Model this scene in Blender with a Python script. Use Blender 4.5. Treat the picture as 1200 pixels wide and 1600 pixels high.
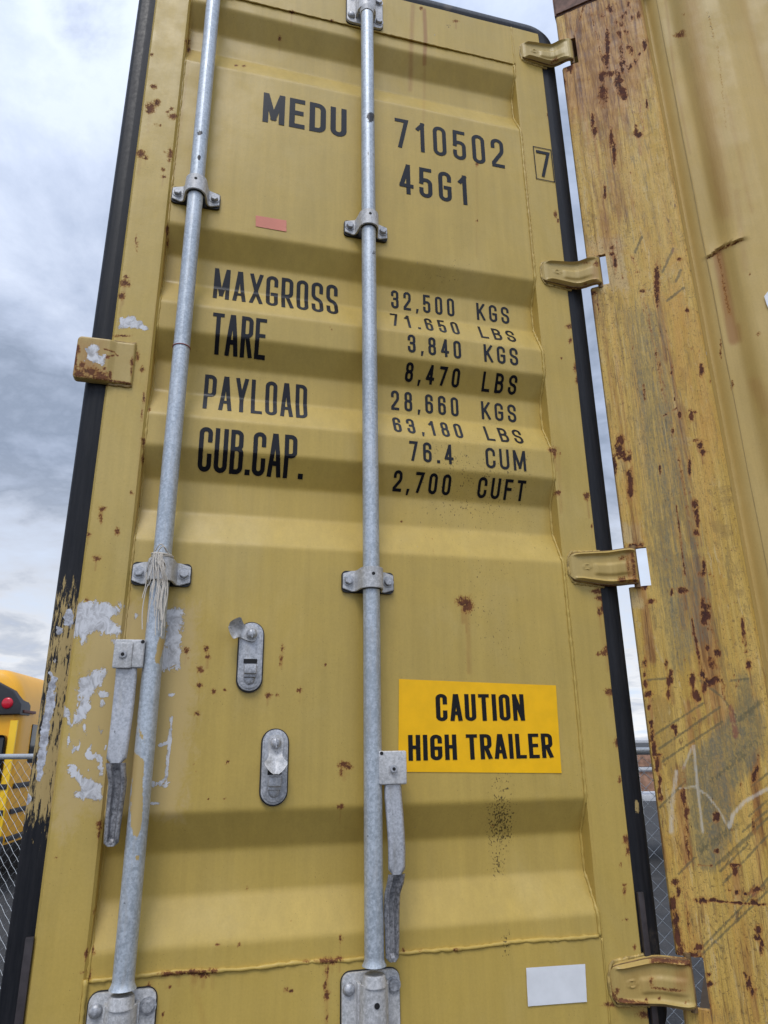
import bpy, bmesh, math, random
import numpy as np
from mathutils import Vector, Matrix
for o in list(bpy.data.objects): bpy.data.objects.remove(o)
scn = bpy.context.scene
COL = scn.collection
random.seed(7); RNG = np.random.default_rng(7)

# ------------------------------------------------------------------ camera
F = 1077.9147
CAM = np.array([0.26947, -1.33263, 0.0])
RW = np.array([[0.96915594, 0.06607881, 0.23742441],      # rows: world x, y, z in camera axes (right, down, forward)
               [-0.24609038, 0.31137824, 0.91786879],
               [-0.01327711, -0.94798586, 0.31803543]])
cam_d = bpy.data.cameras.new('camera'); cam = bpy.data.objects.new('camera', cam_d); COL.objects.link(cam)
rx, dn, fw = RW[:, 0], RW[:, 1], RW[:, 2]
cam.matrix_world = Matrix(((rx[0], -dn[0], -fw[0], CAM[0]), (rx[1], -dn[1], -fw[1], CAM[1]), (rx[2], -dn[2], -fw[2], CAM[2]), (0, 0, 0, 1)))
cam_d.sensor_fit = 'VERTICAL'; cam_d.sensor_height = 36; cam_d.sensor_width = 27; cam_d.lens = F / 1600 * 36
cam_d.clip_start = 0.05; cam_d.clip_end = 2000
scn.camera = cam

# ------------------------------------------------------------------ world, sun, exposure
SUN_EL, SUN_AZ = math.radians(57), math.radians(203)   # azimuth clockwise from +Y: the sun is high behind the camera
world = bpy.data.worlds.new("World"); scn.world = world; world.use_nodes = True
wt = world.node_tree; wt.nodes.clear()
def wn(t, **k):
    n = wt.nodes.new(t)
    for a, b in k.items(): setattr(n, a, b)
    return n
sky = wn('ShaderNodeTexSky', sky_type='NISHITA'); sky.sun_disc = False
sky.sun_elevation = SUN_EL; sky.sun_rotation = SUN_AZ; sky.air_density = 1.0; sky.dust_density = 1.0
tc = wn('ShaderNodeTexCoord')
def wmath(op, a, b=None, c=None):
    n = wn('ShaderNodeMath', operation=op)
    for i, v in enumerate((a, b, c)):
        if v is None: continue
        if isinstance(v, (int, float)): n.inputs[i].default_value = v
        else: wt.links.new(v, n.inputs[i])
    return n.outputs[0]
def wramp(v, stops):
    r = wn('ShaderNodeValToRGB'); wt.links.new(v, r.inputs[0])
    el = r.color_ramp.elements
    while len(el) < len(stops): el.new(0.5)
    for e, (p, c) in zip(el, stops): e.position = p; e.color = (*c, 1)
    return r.outputs[0]
sep = wn('ShaderNodeSeparateXYZ'); wt.links.new(tc.outputs['Generated'], sep.inputs[0])
# clouds laid out on a plane overhead (direction / height), so they flatten towards the horizon
zz = wmath('ADD', wmath('MAXIMUM', sep.outputs[2], 0.0), 0.22)
cmb = wn('ShaderNodeCombineXYZ')
wt.links.new(wmath('DIVIDE', sep.outputs[0], zz), cmb.inputs[0]); wt.links.new(wmath('DIVIDE', sep.outputs[1], zz), cmb.inputs[1])
mp = wn('ShaderNodeMapping'); mp.inputs['Location'].default_value = (3.1, 1.9, 0.4); wt.links.new(cmb.outputs[0], mp.inputs[0])
def wnoise(scale, det, rough=0.55, dist=0.0):
    n = wn('ShaderNodeTexNoise'); wt.links.new(mp.outputs[0], n.inputs['Vector'])
    n.inputs['Scale'].default_value = scale; n.inputs['Detail'].default_value = det
    n.inputs['Roughness'].default_value = rough; n.inputs['Distortion'].default_value = dist
    return n.outputs['Fac']
big = wnoise(0.9, 4, 0.5, 0.2); fine = wnoise(2.6, 8, 0.6, 0.3)
dens = wmath('ADD', wmath('MULTIPLY', big, 0.55), wmath('MULTIPLY', fine, 0.45))
el = wmath('DIVIDE', wmath('SUBTRACT', sep.outputs[2], 0.44), 0.13)
bank = wmath('POWER', 2.718, wmath('MULTIPLY', wmath('MULTIPLY', el, el), -1.0))
el2 = wmath('DIVIDE', wmath('SUBTRACT', sep.outputs[2], 0.85), 0.22)
veil = wmath('POWER', 2.718, wmath('MULTIPLY', wmath('MULTIPLY', el2, el2), -1.0))
dens = wmath('ADD', wmath('MULTIPLY', wmath('SUBTRACT', dens, 0.5), 1.15), wmath('ADD', 0.49, wmath('SUBTRACT', wmath('MULTIPLY', bank, 0.05), wmath('MULTIPLY', veil, 0.035))))
low = wn('ShaderNodeMapRange'); low.inputs['From Min'].default_value = 0.0; low.inputs['From Max'].default_value = 0.36
low.inputs['To Min'].default_value = 1.0; low.inputs['To Max'].default_value = 0.0; wt.links.new(sep.outputs[2], low.inputs[0])
# cloud radiance, x10 because the Background strength is 0.1
shade = wramp(dens, [(0.36, (0.70, 0.78, 0.95)), (0.45, (0.50, 0.58, 0.75)), (0.52, (0.31, 0.375, 0.50)), (0.60, (0.52, 0.60, 0.77))])
bright = wramp(dens, [(0.38, (0.72, 0.84, 1.0)), (0.47, (0.98, 0.99, 1.0)), (0.55, (0.62, 0.67, 0.77)), (0.63, (0.88, 0.91, 0.97))])
mixc = wn('ShaderNodeMix', data_type='RGBA'); wt.links.new(low.outputs[0], mixc.inputs[0]); wt.links.new(shade, mixc.inputs[6]); wt.links.new(bright, mixc.inputs[7])
# the cloud layer is thinner and brighter on the side of the sun
sd = np.array([math.sin(SUN_AZ) * math.cos(SUN_EL), math.cos(SUN_AZ) * math.cos(SUN_EL), math.sin(SUN_EL)])
dot = wn('ShaderNodeVectorMath', operation='DOT_PRODUCT'); wt.links.new(tc.outputs['Generated'], dot.inputs[0]); dot.inputs[1].default_value = tuple(sd)
glow = wn('ShaderNodeMapRange', interpolation_type='SMOOTHSTEP'); wt.links.new(dot.outputs['Value'], glow.inputs[0])
glow.inputs['From Min'].default_value = -0.1; glow.inputs['From Max'].default_value = 1.0
glow.inputs['To Min'].default_value = 9.6; glow.inputs['To Max'].default_value = 17.0
sc = wn('ShaderNodeVectorMath', operation='SCALE'); wt.links.new(mixc.outputs[2], sc.inputs[0]); wt.links.new(glow.outputs[0], sc.inputs['Scale'])
cover = wn('ShaderNodeMapRange', interpolation_type='SMOOTHSTEP'); wt.links.new(dens, cover.inputs[0])
cover.inputs['From Min'].default_value = 0.20; cover.inputs['From Max'].default_value = 0.36
fm = wn('ShaderNodeMix', data_type='RGBA'); wt.links.new(cover.outputs[0], fm.inputs[0]); wt.links.new(sky.outputs[0], fm.inputs[6]); wt.links.new(sc.outputs[0], fm.inputs[7])
bg = wn('ShaderNodeBackground'); bg.inputs['Strength'].default_value = 0.1; wt.links.new(fm.outputs[2], bg.inputs[0])
wo = wn('ShaderNodeOutputWorld'); wt.links.new(bg.outputs[0], wo.inputs[0])

sun_d = bpy.data.lights.new('sun', 'SUN'); sun_d.energy = 1.5; sun_d.angle = math.radians(22); sun_d.color = (1.0, 0.955, 0.89)
sun = bpy.data.objects.new('sun', sun_d); COL.objects.link(sun)
sun.rotation_euler = Vector(sd).to_track_quat('Z', 'Y').to_euler()
scn.view_settings.view_transform = 'Standard'; scn.view_settings.look = 'None'
scn.view_settings.gamma = 1; scn.view_settings.exposure = 0.07
scn.render.engine = 'CYCLES'

# ------------------------------------------------------------------ measuring helpers
def ray(px, py): return RW @ np.array([(px - 600) / F, (py - 800) / F, 1.0])
def at(px, py, y=0.0):
    d = ray(px, py); return CAM + d * ((y - CAM[1]) / d[1])
def proj(P):
    c = (np.asarray(P, float) - CAM) @ RW; return c[..., 0] / c[..., 2] * F + 600, c[..., 1] / c[..., 2] * F + 800

# ------------------------------------------------------------------ object helpers
def tag(o, label=None, cat=None, group=None, kind=None):
    if label: o['label'] = label
    if cat: o['category'] = cat
    if group: o['group'] = group
    if kind: o['kind'] = kind
    return o
def empty(name, loc=(0, 0, 0)):
    o = bpy.data.objects.new(name, None); COL.objects.link(o); o.location = loc; return o
def link(name, me, mat, parent=None, smooth=False):
    o = bpy.data.objects.new(name, me); COL.objects.link(o)
    if mat: me.materials.append(mat)
    if parent is not None:
        o.parent = parent; o.matrix_parent_inverse = Matrix.Translation(-Vector(parent_loc(parent)))
    if smooth: me.shade_smooth()
    return o
def parent_loc(p):
    l = Vector(p.location)
    return l
class MB:
    """collects pieces into one bmesh"""
    def __init__(s): s.bm = bmesh.new()
    def _x(s, vs, M):
        if M is not None:
            for v in vs: v.co = M @ v.co
    def box(s, lo, hi, bev=0.0, seg=2, M=None):
        lo, hi = Vector(lo), Vector(hi)
        b = bmesh.new(); bmesh.ops.create_cube(b, size=1)
        for v in b.verts: v.co = Vector([lo[i] + (v.co[i] + .5) * (hi[i] - lo[i]) for i in range(3)])
        if bev > 0: bmesh.ops.bevel(b, geom=list(b.edges), offset=bev, segments=seg, profile=0.6, affect='EDGES')
        s.add(b, M); return s
    def add(s, b, M=None):
        if M is not None: bmesh.ops.transform(b, matrix=M, verts=b.verts)
        me = bpy.data.meshes.new('t'); b.to_mesh(me); b.free(); s.bm.from_mesh(me); bpy.data.meshes.remove(me)
    def prism(s, pts, y0, y1, bev=0.0, M=None, seg=2):
        """outline in x,z extruded from y0 to y1 (y0 = front, smaller)"""
        b = bmesh.new()
        f = [b.verts.new((p[0], y0, p[1])) for p in pts]; k = [b.verts.new((p[0], y1, p[1])) for p in pts]
        n = len(pts); ff = b.faces.new(f); b.faces.new(k[::-1])
        for i in range(n): b.faces.new((f[(i + 1) % n], f[i], k[i], k[(i + 1) % n]))
        bmesh.ops.recalc_face_normals(b, faces=b.faces)
        if bev > 0: bmesh.ops.bevel(b, geom=list(ff.edges), offset=bev, segments=seg, profile=0.6, affect='EDGES')
        s.add(b, M); return s
    def tube(s, pts, r, n=8, cap=True):
        pts = [Vector(p) for p in pts]; rr = r if hasattr(r, '__len__') else [r] * len(pts)
        rings = []; up = Vector((0.13, 0.31, 0.94))
        for i, p in enumerate(pts):
            d = (pts[min(i + 1, len(pts) - 1)] - pts[max(i - 1, 0)]).normalized()
            a = d.cross(up)
            if a.length < 0.2: a = d.cross(Vector((1, 0.1, 0)))
            a.normalize(); c = d.cross(a).normalized(); up = a.cross(d) if False else up
            rings.append([s.bm.verts.new(p + (a * math.cos(t) + c * math.sin(t)) * rr[i]) for t in [2 * math.pi * k / n for k in range(n)]])
        for A, B in zip(rings, rings[1:]):
            for k in range(n): s.bm.faces.new((A[k], A[(k + 1) % n], B[(k + 1) % n], B[k]))
        if cap: s.bm.faces.new(rings[0][::-1]); s.bm.faces.new(rings[-1])
        return s
    def cyl(s, a, b, r, n=24, r2=None, bev=0.0):
        a, b = Vector(a), Vector(b); d = b - a
        t = bmesh.new(); bmesh.ops.create_cone(t, cap_ends=True, segments=n, radius1=r, radius2=r if r2 is None else r2, depth=d.length)
        if bev: bmesh.ops.bevel(t, geom=[e for e in t.edges if abs(e.verts[0].co.z - e.verts[1].co.z) < 1e-6], offset=bev, segments=2, affect='EDGES')
        M = Matrix.Translation((a + b) / 2) @ d.to_track_quat('Z', 'Y').to_matrix().to_4x4()
        s.add(t, M); return s
    def dome(s, c, r, h, n=20):
        """low dome facing -Y"""
        b = bmesh.new(); bmesh.ops.create_uvsphere(b, u_segments=n, v_segments=12, radius=1)
        for v in b.verts: v.co = Vector((v.co.x * r, v.co.z * h, v.co.y * r))
        bmesh.ops.recalc_face_normals(b, faces=b.faces)
        s.add(b, Matrix.Translation(c)); return s
    def sweep(s, stations, closed=True):
        """list of rings (each a list of points), skinned; ends capped"""
        rings = [[s.bm.verts.new(p) for p in st] for st in stations]; n = len(rings[0])
        for A, B in zip(rings, rings[1:]):
            for k in range(n if closed else n - 1): s.bm.faces.new((A[k], A[(k + 1) % n], B[(k + 1) % n], B[k]))
        if closed: s.bm.faces.new(rings[0][::-1]); s.bm.faces.new(rings[-1])
        return s
    def build(s, name, mat, parent=None, smooth=True, angle=35):
        bmesh.ops.recalc_face_normals(s.bm, faces=s.bm.faces)
        me = bpy.data.meshes.new(name); s.bm.to_mesh(me); s.bm.free()
        o = link(name, me, mat, parent)
        if smooth: me.shade_smooth(); me.set_sharp_from_angle(angle=math.radians(angle))
        return o

# ------------------------------------------------------------------ wear marks, measured on the photograph and stored as per-vertex wear masks
def seg_d(u, v, pts):
    best = np.full(u.shape, 1e9)
    for (x0, y0), (x1, y1) in zip(pts, pts[1:]):
        dx, dy = x1 - x0, y1 - y0; L = dx * dx + dy * dy + 1e-9
        t = np.clip(((u - x0) * dx + (v - y0) * dy) / L, 0, 1)
        best = np.minimum(best, np.hypot(u - x0 - t * dx, v - y0 - t * dy))
    return best
def in_poly(u, v, poly):
    ins = np.zeros(u.shape, bool); n = len(poly)
    for i in range(n):
        x0, y0 = poly[i]; x1, y1 = poly[(i + 1) % n]
        c = ((y0 > v) != (y1 > v)) & (u < (x1 - x0) * (v - y0) / (y1 - y0 + 1e-9) + x0); ins ^= c
    return ins
def field(u, v, marks):
    f = np.zeros(u.shape)
    for m in marks:
        k = m[0]
        if k == 'b':       # blob: x y rx ry strength
            _, x, y, a, b, s = m; g = s * np.clip(1.25 - 0.75 * np.sqrt(((u - x) / a) ** 2 + ((v - y) / b) ** 2), 0, 1)
        elif k == 'l':     # line: pts width strength
            _, pts, w, s = m; g = s * np.clip(1.25 - 0.75 * seg_d(u, v, pts) / w, 0, 1)
        else:              # polygon: pts softness strength
            _, pts, w, s = m; d = seg_d(u, v, pts + pts[:1]) * np.where(in_poly(u, v, pts), 1, -1)
            g = s * np.clip(0.5 + d / w * 0.5, 0, 1)
        f = np.maximum(f, g)
    return f
def B(l, s=1.0): return [('b', t[0], t[1], t[2], t[3] if len(t) > 3 else t[2], s) for t in l]
def set_attrs(me, co, marks):
    u, v = proj(co)
    for name, mk in marks.items():
        a = me.attributes.new(name, 'FLOAT', 'POINT'); a.data.foreach_set('value', field(u, v, mk).astype(np.float32))
def grid_mesh(P, back=None):
    """P: (n, m, 3) array of points -> mesh; back = offset vector adds a closed back and rim"""
    n, m, _ = P.shape; V = P.reshape(-1, 3)
    i = np.arange(n * m).reshape(n, m)
    q = np.stack([i[:-1, :-1], i[1:, :-1], i[1:, 1:], i[:-1, 1:]], -1).reshape(-1, 4)
    if back is not None:
        rim = np.concatenate([i[:-1, 0], i[-1, :-1], i[:0:-1, -1], i[0, :0:-1]])
        N0 = len(V); V = np.vstack([V, V[rim] + np.asarray(back)]); k = len(rim); r2 = N0 + np.arange(k)
        q = np.vstack([q, np.stack([rim, r2, np.roll(r2, -1), np.roll(rim, -1)], -1)])
    me = bpy.data.meshes.new('grid'); me.vertices.add(len(V)); me.vertices.foreach_set('co', V.astype(np.float32).ravel())
    me.loops.add(q.size); me.loops.foreach_set('vertex_index', q.ravel().astype(np.int32))
    me.polygons.add(len(q)); me.polygons.foreach_set('loop_start', np.arange(0, q.size, 4, dtype=np.int32))
    me.update(calc_edges=True); me.validate()
    return me, V

# ------------------------------------------------------------------ materials
class NT:
    def __init__(s, name):
        s.m = bpy.data.materials.new(name); s.m.use_nodes = True; s.t = s.m.node_tree
        s.b = s.t.nodes['Principled BSDF']; s.tc = s.t.nodes.new('ShaderNodeTexCoord')
    def n(s, t, **k):
        x = s.t.nodes.new(t)
        for a, b in k.items(): setattr(x, a, b)
        return x
    def L(s, a, b): s.t.links.new(a, b)
    def _in(s, sock, v):
        if isinstance(v, (int, float)): sock.default_value = v
        elif isinstance(v, tuple): sock.default_value = (*v, 1) if len(v) == 3 and len(sock.default_value) == 4 else v
        else: s.L(v, sock)
    def math(s, op, a, b=0.0, clamp=False):
        x = s.n('ShaderNodeMath', operation=op, use_clamp=clamp); s._in(x.inputs[0], a); s._in(x.inputs[1], b); return x.outputs[0]
    def noise(s, scale, det=4, rough=0.55, stretch=None, dist=0.0, loc=(0, 0, 0)):
        mp = s.n('ShaderNodeMapping'); s.L(s.tc.outputs['Object'], mp.inputs[0]); mp.inputs['Location'].default_value = loc
        if stretch: mp.inputs['Scale'].default_value = stretch
        x = s.n('ShaderNodeTexNoise'); s.L(mp.outputs[0], x.inputs['Vector'])
        x.inputs['Scale'].default_value = scale; x.inputs['Detail'].default_value = det; x.inputs['Roughness'].default_value = rough; x.inputs['Distortion'].default_value = dist
        return x.outputs['Fac']
    def ramp(s, v, lo, hi, a=0.0, b=1.0):
        x = s.n('ShaderNodeMapRange', interpolation_type='SMOOTHSTEP'); s._in(x.inputs[0], v)
        x.inputs['From Min'].default_value = lo; x.inputs['From Max'].default_value = hi; x.inputs['To Min'].default_value = a; x.inputs['To Max'].default_value = b
        return x.outputs[0]
    def mix(s, f, a, b):
        x = s.n('ShaderNodeMix', data_type='RGBA'); s._in(x.inputs[0], f); s._in(x.inputs[6], a); s._in(x.inputs[7], b); return x.outputs[2]
    def attr(s, name):
        x = s.n('ShaderNodeAttribute'); x.attribute_name = name; return x.outputs['Fac']
    def hsv(s, col, val):
        x = s.n('ShaderNodeHueSaturation'); s._in(x.inputs['Color'], col); s._in(x.inputs['Value'], val); return x.outputs[0]
    def bump(s, h, strength, dist=0.002):
        x = s.n('ShaderNodeBump'); x.inputs['Strength'].default_value = strength; x.inputs['Distance'].default_value = dist; s._in(x.inputs['Height'], h)
        s.L(x.outputs[0], s.b.inputs['Normal'])
    def out(s, col, rough=0.5, metal=0.0, spec=None):
        s._in(s.b.inputs['Base Color'], col); s._in(s.b.inputs['Roughness'], rough); s._in(s.b.inputs['Metallic'], metal)
        if spec is not None: s.b.inputs['Specular IOR Level'].default_value = spec
        return s.m

def steel_paint(name, base, alt, wear=True, rough=0.42, edge=0.0):
    t = NT(name)
    c = t.mix(t.ramp(t.noise(3.1, 5, 0.6), 0.32, 0.68), base, alt)
    c = t.mix(t.math('MULTIPLY', t.ramp(t.noise(2.3, 6, 0.66, (1, 1, .7), dist=.6, loc=(4, 0, 2)), 0.48, 0.70), 0.30), c, (0.56, 0.44, 0.19))
    c = t.hsv(c, t.ramp(t.noise(1.0, 6, 0.68, (60, 60, 3.0)), 0.28, 0.72, 0.95, 1.04))
    c = t.hsv(c, t.ramp(t.noise(1.0, 5, 0.7, (16, 16, 1.6), loc=(1, 1, 5)), 0.3, 0.7, 0.955, 1.03))                 # faint runs of washed dirt
    c = t.hsv(c, t.ramp(t.noise(260, 3, 0.7), 0.3, 0.7, 0.97, 1.03))
    r = t.ramp(t.noise(14, 5, 0.6), 0.3, 0.7, rough - 0.07, rough + 0.10)
    sp = t.ramp(t.math('ADD', t.noise(420, 2, 0.5), t.math('MULTIPLY', t.noise(7, 2), 0.18)), 0.815, 0.845)
    c = t.mix(t.math('MULTIPLY', sp, 0.55), c, (0.09, 0.055, 0.02))
    h = t.noise(55, 4, 0.6)
    if wear:
        n1 = t.math('ADD', t.math('MULTIPLY', t.noise(330, 5, 0.7, (1, 1, .75)), .6), t.math('MULTIPLY', t.noise(120, 5, 0.7), .4)); n2 = t.noise(52, 8, 0.74, (1.15, 1.15, .8), dist=0.5); n3 = t.noise(1.0, 6, 0.7, (420, 420, 22))
        st = t.attr('stain'); c = t.mix(t.math('MULTIPLY', t.ramp(t.math('MULTIPLY', st, t.math('ADD', n3, 0.55)), 0.15, 1.0), 0.72), c, (0.30, 0.125, 0.03))
        fd = t.attr('fade'); c = t.mix(t.math('MULTIPLY', t.ramp(t.math('ADD', fd, t.math('MULTIPLY', t.math('SUBTRACT', n2, .5), .6)), 0.4, 0.6), 0.55), c, (0.55, 0.41, 0.20))
        d = t.attr('dirt'); c = t.mix(t.math('MULTIPLY', t.ramp(t.math('ADD', t.math('MULTIPLY', d, 0.28), t.noise(300, 3, 0.6, (1, 1, .6))), 0.765, 0.80), 0.85), c, (0.045, 0.028, 0.012))
        ba = t.ramp(t.math('ADD', t.attr('bare'), t.math('MULTIPLY', t.math('SUBTRACT', n2, 0.5), 2.0)), 0.43, 0.48)
        fe = t.ramp(t.math('ADD', t.attr('bare'), t.math('MULTIPLY', t.math('SUBTRACT', n2, 0.5), 2.0)), 0.37, 0.43); c = t.mix(t.math('MULTIPLY', fe, .6), c, (0.24, 0.17, 0.08))
        cr = t.noise(45, 7, 0.68, (1.3, 1.3, .9), dist=1.2)
        c = t.mix(ba, c, t.mix(t.ramp(cr, 0.30, 0.60), (0.33, 0.325, 0.33), (0.66, 0.665, 0.69)))
        ru = t.attr('rust'); k = t.math('ADD', t.math('MULTIPLY', ru, 0.92), t.math('MULTIPLY', t.math('SUBTRACT', n1, 0.5), 3.1))
        gate = t.ramp(ru, 0.02, 0.25)
        halo = t.math('MULTIPLY', t.math('MULTIPLY', t.ramp(k, 0.20, 0.70), 0.8), gate); core = t.math('MULTIPLY', t.ramp(k, 0.50, 0.80), gate)
        c = t.mix(halo, c, (0.34, 0.15, 0.035))
        c = t.mix(core, c, t.mix(t.ramp(n2, .35, .65), (0.085, 0.030, 0.014), (0.17, 0.060, 0.020)))
        r = t.math('ADD', r, t.math('MULTIPLY', halo, 0.5), clamp=True)
        h = t.math('ADD', t.math('MULTIPLY', h, 0.35), t.math('ADD', t.math('MULTIPLY', core, t.math('SUBTRACT', n1, 0.9)), t.math('MULTIPLY', ba, t.math('MULTIPLY', cr, 0.5))))
        t.bump(h, 0.5, 0.0016)
    else: t.bump(h, 0.12, 0.002)
    return t.out(c, r, 0.0, 0.38)
YEL, YEL2 = (0.515, 0.362, 0.086), (0.455, 0.325, 0.082)
M_DOOR = steel_paint('door_paint', YEL, YEL2)
M_HINGE = steel_paint('hinge_paint', (0.47, 0.35, 0.125), (0.43, 0.30, 0.09))

def worn_post():
    t = NT('post_paint')
    n1 = t.math('ADD', t.math('MULTIPLY', t.noise(300, 5, 0.7, (1, 1, .55)), .55), t.math('MULTIPLY', t.noise(95, 6, 0.7, (1, 1, .6)), .45)); n2 = t.noise(34, 6, 0.66, dist=0.6)
    s1 = t.noise(1.0, 8, 0.72, (55, 55, 2.2)); s2 = t.noise(1.0, 8, 0.78, (190, 190, 9), loc=(3, 1, 2)); s3 = t.noise(1.0, 6, 0.7, (24, 24, 1.2), loc=(7, 0, 1)); s4 = t.noise(1.0, 6, 0.8, (520, 520, 26)); s5 = t.noise(1.0, 7, 0.75, (34, 34, 4.5), loc=(1, 5, 3), dist=.4)
    c = t.mix(t.ramp(s1, 0.34, 0.64), (0.64, 0.43, 0.115), (0.50, 0.315, 0.060))
    c = t.mix(t.math('MULTIPLY', t.ramp(s3, 0.46, 0.66), 0.65), c, (0.60, 0.34, 0.080))
    c = t.mix(t.math('MULTIPLY', t.ramp(s5, 0.56, 0.72), 0.6), c, (0.60, 0.44, 0.21))
    c = t.mix(t.math('MULTIPLY', t.ramp(s4, 0.48, 0.64), 0.50), c, (0.20, 0.125, 0.045))
    c = t.mix(t.math('MULTIPLY', t.ramp(t.math('ADD', t.attr('patch'), t.math('MULTIPLY', t.math('SUBTRACT', t.math('ADD', t.math('MULTIPLY', n1, .5), t.math('MULTIPLY', s5, .5)), .5), 3.2)), .45, .75), .7), c, (0.56, 0.41, 0.20))
    bl = t.noise(11, 7, 0.72, (1, 1, .5), dist=.8, loc=(2, 2, 9)); c = t.mix(t.math('MULTIPLY', t.ramp(bl, .56, .60), .55), c, (0.33, 0.21, 0.06)); c = t.mix(t.math('MULTIPLY', t.ramp(bl, .38, .35), .5), c, (0.55, 0.41, 0.19))
    s6 = t.noise(1.0, 8, 0.74, (140, 140, 5.5), loc=(6, 2, 1), dist=.25); s7 = t.noise(1.0, 7, 0.72, (75, 75, 9), loc=(9, 4, 3), dist=.5); lf = t.noise(4, 4, .6, (1, 1, .35), loc=(5, 5, 5))
    c = t.mix(t.math('MULTIPLY', t.ramp(s6, .55, .66), t.ramp(lf, .35, .62, .15, .75)), c, (0.20, 0.105, 0.03)); c = t.mix(t.math('MULTIPLY', t.ramp(s7, .58, .64), .55), c, (0.60, 0.46, 0.22)); c = t.mix(t.math('MULTIPLY', t.ramp(s7, .42, .37), .5), c, (0.24, 0.18, 0.075))
    c = t.mix(t.math('MULTIPLY', t.ramp(t.noise(26, 8, 0.78, (1, 1, .45), dist=.9, loc=(8, 1, 1)), .60, .64), .75), c, (0.15, 0.07, 0.03))
    c = t.hsv(c, t.ramp(t.noise(620, 3, .8), .3, .7, .84, 1.14)); c = t.mix(t.math('MULTIPLY', t.ramp(t.math('ADD', t.noise(170, 6, .78, dist=.4), t.math('MULTIPLY', lf, .16)), .655, .70), .75), c, (0.15, 0.09, 0.035)); c = t.mix(t.math('MULTIPLY', t.ramp(t.noise(7, 6, .7, (1, 1, .35), dist=.6, loc=(3, 8, 2)), .52, .66), .42), c, (0.58, 0.29, 0.055))
    br = t.attr('stain'); c = t.mix(t.math('MULTIPLY', t.ramp(t.math('ADD', br, t.math('MULTIPLY', t.math('SUBTRACT', s1, .5), 2.6)), 0.20, 0.95), 0.85), c, t.mix(t.ramp(s7, .40, .60), (0.24, 0.10, 0.03), (0.47, 0.25, 0.075)))
    c = t.mix(t.math('MULTIPLY', t.math('MULTIPLY', t.ramp(s6, .52, .60), br, clamp=True), .8), c, (0.115, 0.05, 0.025))
    c = t.mix(t.math('MULTIPLY', t.ramp(t.math('ADD', t.math('MULTIPLY', br, .5), t.math('MULTIPLY', t.math('SUBTRACT', s2, .5), 2.0)), 0.62, 0.95), 0.8), c, (0.13, 0.055, 0.028))
    g = t.math('ADD', t.attr('grey'), t.math('MULTIPLY', t.math('SUBTRACT', s2, 0.5), 1.6)); gm = t.math('MULTIPLY', t.ramp(g, 0.48, 0.95), t.ramp(n1, 0.35, 0.62, 0.35, 0.95))
    c = t.mix(gm, c, t.mix(t.ramp(s1, .4, .6), (0.20, 0.165, 0.08), (0.15, 0.145, 0.105)))
    sc = t.math('ADD', t.attr('scratch'), t.math('MULTIPLY', t.math('SUBTRACT', n1, 0.5), 2.2)); c = t.mix(t.math('MULTIPLY', t.ramp(sc, 0.45, 0.85), 0.7), c, (0.12, 0.105, 0.055))
    pk = t.math('ADD', t.attr('red'), t.math('MULTIPLY', t.math('SUBTRACT', n1, 0.5), 2.6)); c = t.mix(t.math('MULTIPLY', t.math('MULTIPLY', t.ramp(pk, 0.5, 0.95), 0.6), t.ramp(t.attr('red'), .02, .3)), c, (0.27, 0.07, 0.045))
    ck = t.math('ADD', t.attr('chalk'), t.math('MULTIPLY', t.math('SUBTRACT', t.math('ADD', t.math('MULTIPLY', s4, .6), t.math('MULTIPLY', n1, .4)), 0.5), 2.4)); c = t.mix(t.math('MULTIPLY', t.math('MULTIPLY', t.ramp(ck, 0.40, 1.0), 0.60), t.ramp(t.attr('chalk'), .02, .3)), c, (0.66, 0.60, 0.50))
    ru = t.attr('rust'); k = t.math('ADD', t.math('ADD', t.math('MULTIPLY', ru, .95), t.math('MULTIPLY', t.math('SUBTRACT', s7, 0.5), 1.6)), t.math('MULTIPLY', t.math('SUBTRACT', n1, 0.5), 3.0)); gate = t.ramp(ru, .02, .22)
    halo = t.math('MULTIPLY', t.math('MULTIPLY', t.ramp(k, 0.15, 0.62), 0.72), gate); core = t.math('MULTIPLY', t.ramp(k, 0.50, 0.74), gate)
    pit = t.ramp(t.math('ADD', t.noise(1.0, 5, 0.78, (230, 230, 70)), t.math('MULTIPLY', s3, 0.30)), 0.79, 0.85)
    c = t.mix(halo, c, (0.38, 0.15, 0.035)); core = t.math('MAXIMUM', core, t.math('MULTIPLY', pit, 0.75))
    c = t.mix(core, c, t.mix(t.ramp(n2, .35, .65), (0.055, 0.022, 0.017), (0.125, 0.045, 0.025)))
    h = t.math('ADD', t.math('MULTIPLY', s2, 0.6), t.math('ADD', t.math('MULTIPLY', n2, 0.7), t.math('MULTIPLY', core, -0.8)))
    t.bump(h, 0.6, 0.0024)
    return t.out(c, t.math('ADD', t.ramp(n2, 0.3, 0.7, 0.45, 0.68), t.math('MULTIPLY', core, .4), clamp=True), 0.0, 0.3)
M_POST = worn_post()

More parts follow.
